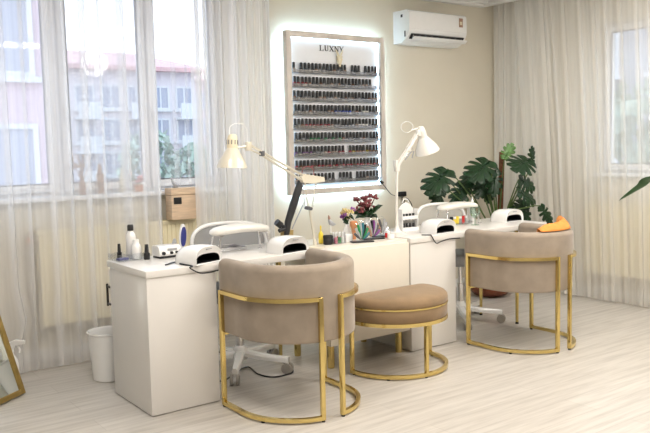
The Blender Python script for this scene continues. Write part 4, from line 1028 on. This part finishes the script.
# ------------------------------------------------------------------ monstera
PX, PY = 5.28, 4.72
t = thing('monstera', 'large monstera plant in a copper pot behind the right desk', 'plant', (PX, PY, 0))
MB().lathe([(0, .001), (.10, .001), (.15, .015), (.20, .07), (.225, .15), (.215, .24), (.19, .30), (.20, .315), (.185, .315), (.175, .29), (0, .285)], (0, 0, 0), 36).build('pot', M['copper'], t)
MB().lathe([(0, .284), (.176, .288), (.176, .292), (0, .298)], (0, 0, 0), 24).build('soil', M['soil'], t)
O3 = Vector((PX, PY, 0))
pt = at(502, 152, 4.72)-O3; pb = Vector((pt.x*.7, 0, .29))
MB().tube([pb, (pb+pt)/2, pt], .026, 14).build('moss_pole', M['coir'], t)
def monstera_outline(n_cut=5):
    half = []
    # right half from base notch to tip: (x, y) with splits
    N = 160
    for k in range(N+1):
        s = k/N; a = math.radians(-62+152*s)   # sweep
        r = .52*(1+.16*math.sin(a))
        x = r*math.cos(a)*(.98); y = .50+r*math.sin(a)*1.0
        if s > .90: x *= (1-(s-.90)/.10*.15)
        c = abs(((s*5.3) % 1)-.5)*2           # 0 in the middle of a slit
        if .12 < s < .90:
            dep = min(1, max(0, 1.45-c*2.5))*.86
            cx_, cy_ = 0.05, .42+.30*(s-.3)
            x = x+(cx_-x)*dep; y = y+(cy_-y)*dep
        half.append((x, y))
    return half
HALF = monstera_outline()
def leaf_mesh(size, curl, droop, m, split=True):
    bm = bmesh.new()
    out = HALF if split else [(.16*math.sin(PI*k/20)*1.0, k/20) for k in range(21)]
    def P(x, y):
        z = -curl*x*x*1.6-droop*max(0, y)**2+.05*abs(x)
        return Vector((x*size, y*size, z*size))
    n_in = 4
    for sgn in (1, -1):
        rows = []
        for (x, y) in out:
            my = .1+.9*max(0, min(1, (y-.02)/1.04)) if split else y
            mid = (0, my if split else y)
            if split and y < .25: mid = (0, .12+.3*max(0, y))
            rows.append([bm.verts.new(P(sgn*(mid[0]+(x-mid[0])*q/n_in), mid[1]+(y-mid[1])*q/n_in)) for q in range(n_in+1)])
        for a, b in zip(rows, rows[1:]):
            for q in range(n_in):
                try: f = bm.faces.new((a[q], a[q+1], b[q+1], b[q])); f.smooth = True
                except ValueError: pass
    bmesh.ops.remove_doubles(bm, verts=bm.verts, dist=1e-5)
    me = bpy.data.meshes.new('leaf'); bm.to_mesh(me); bm.free(); me.materials.append(m); return me
def put_leaf(parent, org, base, tip, face, width_ratio, m, curl=.25, droop=.15, split=True, name='leaf'):
    # base/tip in world, face = rough direction the upper side looks at
    y = (tip-base); size = y.length; y.normalize(); z = (face-y*face.dot(y)).normalized(); x = y.cross(z)
    me = leaf_mesh(size, curl, droop, m, split); o = bpy.data.objects.new(name, me); C.objects.link(o); o.parent = parent
    S = Matrix.Diagonal((width_ratio, 1, 1, 1))
    o.matrix_local = Matrix.Translation(base-org) @ Matrix((x, y, z)).transposed().to_4x4() @ S
    so = o.modifiers.new('thick', 'SOLIDIFY'); so.thickness = .0025
    return o
toCam = Vector((-5.2, -4.6, .3)).normalized()
LV = [ # base px, tip px, Y, facing tweak, width, mat
 ((450, 166), (430, 188), 4.62, (-.3, 0, .4), .78, 'leaf'), ((441, 182), (437, 206), 4.68, (.5, 0, .1), .62, 'leaf'), ((448, 178), (444, 192), 4.72, (.5, 0, .1), .6, 'leaf'),
 ((465, 178), (455, 203), 4.75, (-.4, 0, .2), .66, 'leaf'), ((492, 158), (474, 175), 4.58, (0, 0, .5), .85, 'leaf'), ((480, 166), (466, 182), 4.72, (-.2, 0, .5), .7, 'leaf'),
 ((495, 166), (494, 193), 4.62, (.1, 0, .25), .6, 'leaf'), ((487, 174), (479, 194), 4.74, (.4, 0, .3), .65, 'leaf'), ((503, 162), (512, 145), 4.60, (-.1, 0, -.2), .7, 'leaf_light'),
 ((531, 158), (517, 166), 4.42, (.1, 0, .5), .95, 'leaf'), ((532, 167), (534, 149), 4.42, (.6, 0, .0), .5, 'leaf'),
 ((516, 178), (536, 187), 4.44, (.0, 0, .6), .75, 'leaf'), ((514, 190), (537, 199), 4.40, (.3, 0, .6), .7, 'leaf'), ((519, 201), (527, 222), 4.50, (.2, 0, .2), .7, 'leaf'), ((526, 199), (514, 212), 4.56, (-.3, 0, .3), .7, 'leaf'),
 ((538, 203), (553, 222), 4.22, (.0, 0, .6), .48, 'leaf'), ((473, 170), (466, 190), 4.82, (.2, 0, .2), .7, 'leaf'), ((484, 180), (488, 201), 4.80, (-.5, 0, .1), .6, 'leaf')]
for bpx, tpx, Y, tw_, wr_, m in LV:
    b_ = at(*bpx, Y); t_ = at(*tpx, Y-.06)
    lf = put_leaf(t, O3, b_, t_, toCam+Vector(tw_), wr_, M[m])
    # petiole from the crown of the plant to the leaf base, joining the blade a little inside its notch
    ins = b_+(t_-b_)*.12
    root = O3+Vector((pb.x+random.uniform(-.06, .06), random.uniform(-.05, .05), .29)); mid = O3+Vector((pb.x*.6+(b_.x-PX)*.25, (b_.y-PY)*.3, .62+random.uniform(0, .12)))
    path = smooth_path([root-O3, mid-O3, (mid*.35+ins*.65)+Vector((0, 0, .02))-O3, ins-O3+Vector((0, 0, -.002))], 6)
    MB().tube(path, [.009-.005*k/(len(path)-1) for k in range(len(path))], 7).build('leaf_stalk', M['stem'], t)

# plant at the right edge with one long strap leaf reaching into view
SX, SY = 5.42, 2.55
t = thing('potted_dracaena', 'long pointed green leaf of a potted plant reaching in from the right edge', 'plant', (SX, SY, 0)); O4 = Vector((SX, SY, 0))
MB().lathe([(0, .001), (.13, .001), (.16, .28), (.17, .30), (.15, .30), (.14, .27), (0, .265)], (0, 0, 0), 30).build('pot', M['white_plastic'], t)
MB().lathe([(0, .262), (.142, .268), (0, .276)], (0, 0, 0), 20).build('soil', M['soil'], t)
MB().tube([Vector((0, 0, .27)), Vector((.01, 0, .6)), Vector((0, 0, .95))], [.02, .018, .014], 10).build('stem', M['bark'], t)
def strap(parent, org, pts, w, m):
    pts = smooth_path(pts, 6); n = len(pts); bm = MB(); secs = []
    for i, p in enumerate(pts):
        tn = (pts[min(i+1, n-1)]-pts[max(i-1, 0)]).normalized(); sd = tn.cross(Vector((.35, .25, .9))).normalized(); up_ = sd.cross(tn)
        s = w*math.sin(PI*min(1, (.06+i/(n-1)*.94)))**.7+.001
        secs.append([p-org+sd*s+up_*.2*s, p-org, p-org-sd*s+up_*.2*s, p-org+up_*(-.003)])
    bm.loft(secs).build('leaf', m, parent, ang=70)
tipw = atx(619, 200.5, 5.50)
strap(t, O4, [Vector((SX, SY, .95)), Vector((5.44, SY+.15, 1.10)), atx(655, 179, 5.46), atx(640, 187, 5.49), tipw], .045, M['leaf_plain'])
for a in (20, 100, 190, 260, 320):
    d = Vector((math.cos(math.radians(a)), math.sin(math.radians(a)), 0)); k = .30 if a in (20, 320, 100) else .38
    strap(t, O4, [O4+Vector((0, 0, .94)), O4+d*k*.4+Vector((0, 0, 1.2)), O4+d*k*.8+Vector((0, 0, 1.28)), O4+d*k*1.1+Vector((0, 0, 1.15))], .04, M['leaf_plain'])

# ------------------------------------------------------------------ outside
GZ = -9.5
o = MB().bx(-60, 110, 5.9, 140, GZ-.3, GZ).build('street_ground', M['ground']); o['kind'] = 'structure'
o = MB().bx(7, 110, -60, 5.9, GZ-.3, GZ).build('street_ground', M['ground']); o['kind'] = 'structure'
def building(name, label, loc, rz, L, D, H, m, nx, nz, zlo, ww, wh, roof=None, balcony=False, x0=None, frame=True):
    t = thing(name, label, 'building', loc, rz)
    MB().bx(0, L, 0, D, 0, H).build('wall', m, t)
    if roof:
        e = .7; zt = H+roof
        r = MB(); r.loft([[Vector((-e, -e, H)), Vector((L+e, -e, H)), Vector((L+e, D+e, H)), Vector((-e, D+e, H))], [Vector((-e, -e, H+.25)), Vector((L+e, -e, H+.25)), Vector((L+e, D+e, H+.25)), Vector((-e, D+e, H+.25))], [Vector((L*.25, D*.4, zt)), Vector((L*.75, D*.4, zt)), Vector((L*.75, D*.6, zt)), Vector((L*.25, D*.6, zt))]]); r.build('roof', M['roof_tile'], t)
    first = None; px = L/nx; pz = (H-zlo-.6)/nz
    for i in range(nx):
        for j in range(nz):
            X, Z = px*(i+.5), zlo+pz*(j+.5)
            if first is None:
                f = MB(); frame_rect(f, -ww/2-.12, ww/2+.12, -wh/2-.12, wh/2+.12, .12, -.08, .0, 0); f.bx(-.05, .05, -.06, 0, -wh/2, wh/2); f.bx(-ww/2-.25, ww/2+.25, -.2, 0, -wh/2-.25, -wh/2-.12)
                f = f.build('window', M['ext_white'], t); g = MB().bx(-ww/2, ww/2, -.04, -.001, -wh/2, wh/2).build('pane', M['ext_glass'], f); first = f
            else:
                f = first.copy(); C.objects.link(f); f.parent = t
                for ch in first.children: c = ch.copy(); C.objects.link(c); c.parent = f
            f.location = (X, 0, Z)
            if balcony and i % 2 == 1:
                MB().bx(X-px*.42, X+px*.42, -1.1, 0, Z-wh/2-.75, Z-wh/2-.6).bx(X-px*.42, X+px*.42, -1.1, -1.02, Z-wh/2-.6, Z-wh/2+.25).build('balcony', M['ext_white'], t)
    return t
# pink block close to the left window
building('apartment_building', 'pink apartment block with wide white windows outside the left sash', (-7.0, 19.0, GZ), math.radians(-3), 12.55, 9, 18.5, M['pink_wall'], 4, 6, .5, 2.2, 1.6)
zr = at(120, 61, 46).z
building('apartment_building', 'white apartment block with red tiled roof across the street', (13.4, 46, GZ), math.radians(-2), 9.6, 12, zr-GZ-.6, M['white_render'], 6, 7, 1, .95, 1.25, roof=1.7, balcony=True)
building('apartment_building', 'distant rose-coloured block right of the red roofed building', (33.5, 74, GZ), math.radians(-6), 16, 12, at(200, 82, 74).z-GZ, M['pink_wall'], 6, 6, 1, 1.2, 1.5, roof=2)
building('apartment_building', 'grey apartment block outside the right window', (24, 24, GZ), -PI/2, 30, 12, 19, M['grey_render'], 10, 6, 1, 1.6, 1.7)
def tree(label, loc, h, r, seed):
    t = thing('tree', label, 'tree', loc, 0, 'trees on the street'); rnd = random.Random(seed)
    MB().tube([Vector((0, 0, 0)), Vector((.1, 0, h*.35)), Vector((0, .1, h*.7))], [.25, .18, .08], 8).build('trunk', M['bark'], t)
    f = MB()
    for k in range(900):
        d = Vector((rnd.gauss(0, 1), rnd.gauss(0, 1), rnd.gauss(0, 1))).normalized(); q = rnd.uniform(.55, 1)**.5
        c = Vector((d.x*r*q, d.y*r*q, h*.64+d.z*h*.36*q)); s = rnd.uniform(.18, .42)
        n = Vector((rnd.gauss(0, 1), rnd.gauss(0, 1), rnd.gauss(0, 1))).normalized(); a = n.orthogonal().normalized(); b = n.cross(a)
        v = [f.bm.verts.new(c+a*s), f.bm.verts.new(c+b*s*.6+n*s*.15), f.bm.verts.new(c-a*s), f.bm.verts.new(c-b*s*.6+n*s*.15)]
        f.bm.faces.new(v)
    f.build('foliage', M['tree'], t)
tree('tall green tree in front of the white block with the red roof', (16.4, 38, GZ), 12.2, 1.9, 1)
tree('green tree in front of the distant rose-coloured block', (20.9, 42.0, GZ), 11.4, 1.9, 2)
tree('bushy low tree at the left end of the white block', (10.2, 33, GZ), 9.5, 1.8, 3)
tree('green tree outside the right window', (18.5, 11.0, GZ), 12.5, 2.4, 4)

# ------------------------------------------------------------------ light
w = bpy.data.worlds.new('world'); sc.world = w; w.use_nodes = True; nt = w.node_tree; bg = nt.nodes['Background']
tc = nt.nodes.new('ShaderNodeTexCoord'); sx = nt.nodes.new('ShaderNodeSeparateXYZ'); rp = nt.nodes.new('ShaderNodeValToRGB')
rp.color_ramp.elements[0].position = 0; rp.color_ramp.elements[0].color = (.86, .90, 1, 1)
rp.color_ramp.elements[1].position = .5; rp.color_ramp.elements[1].color = (.66, .84, 1, 1)
nt.links.new(tc.outputs['Generated'], sx.inputs[0]); nt.links.new(sx.outputs[2], rp.inputs[0]); nt.links.new(rp.outputs[0], bg.inputs[0]); bg.inputs[1].default_value = 3.0
def area(name, loc, size, power, col, rot=(0, 0, 0)):
    l = bpy.data.lights.new(name, 'AREA'); l.shape = 'SQUARE'; l.size = size; l.energy = power; l.color = col
    o = bpy.data.objects.new(name, l); C.objects.link(o); o.location = loc; o.rotation_euler = rot
WARM = (1, .95, .885)
for x, y in ((.6, .6), (2.6, .9), (4.4, 1.2), (1.2, 2.9), (3.3, 2.5), (4.7, 3.0)):
    area('ceiling_lamp', (x, y, 2.675), .5, 22, WARM)
def add_fill(loc, power):  # unseen fill light, added to brighten curtains and upright surfaces
    l = bpy.data.lights.new('added_fill', 'POINT'); l.shadow_soft_size = .14; l.energy = power; l.color = WARM
    o = bpy.data.objects.new('added_fill', l); C.objects.link(o); o.location = loc
for x, y in ((1.2, 2.3), (3.0, 2.2), (4.4, 2.2), (2.0, .4)): add_fill((x, y, 2.35), 22)

vs = sc.view_settings; vs.view_transform = 'Standard'; vs.look = 'None'; vs.gamma = 1; vs.use_curve_mapping = False; vs.exposure = 0.07
sc.cycles.max_bounces = 10; sc.cycles.transparent_max_bounces = 24; sc.cycles.sample_clamp_indirect = 6
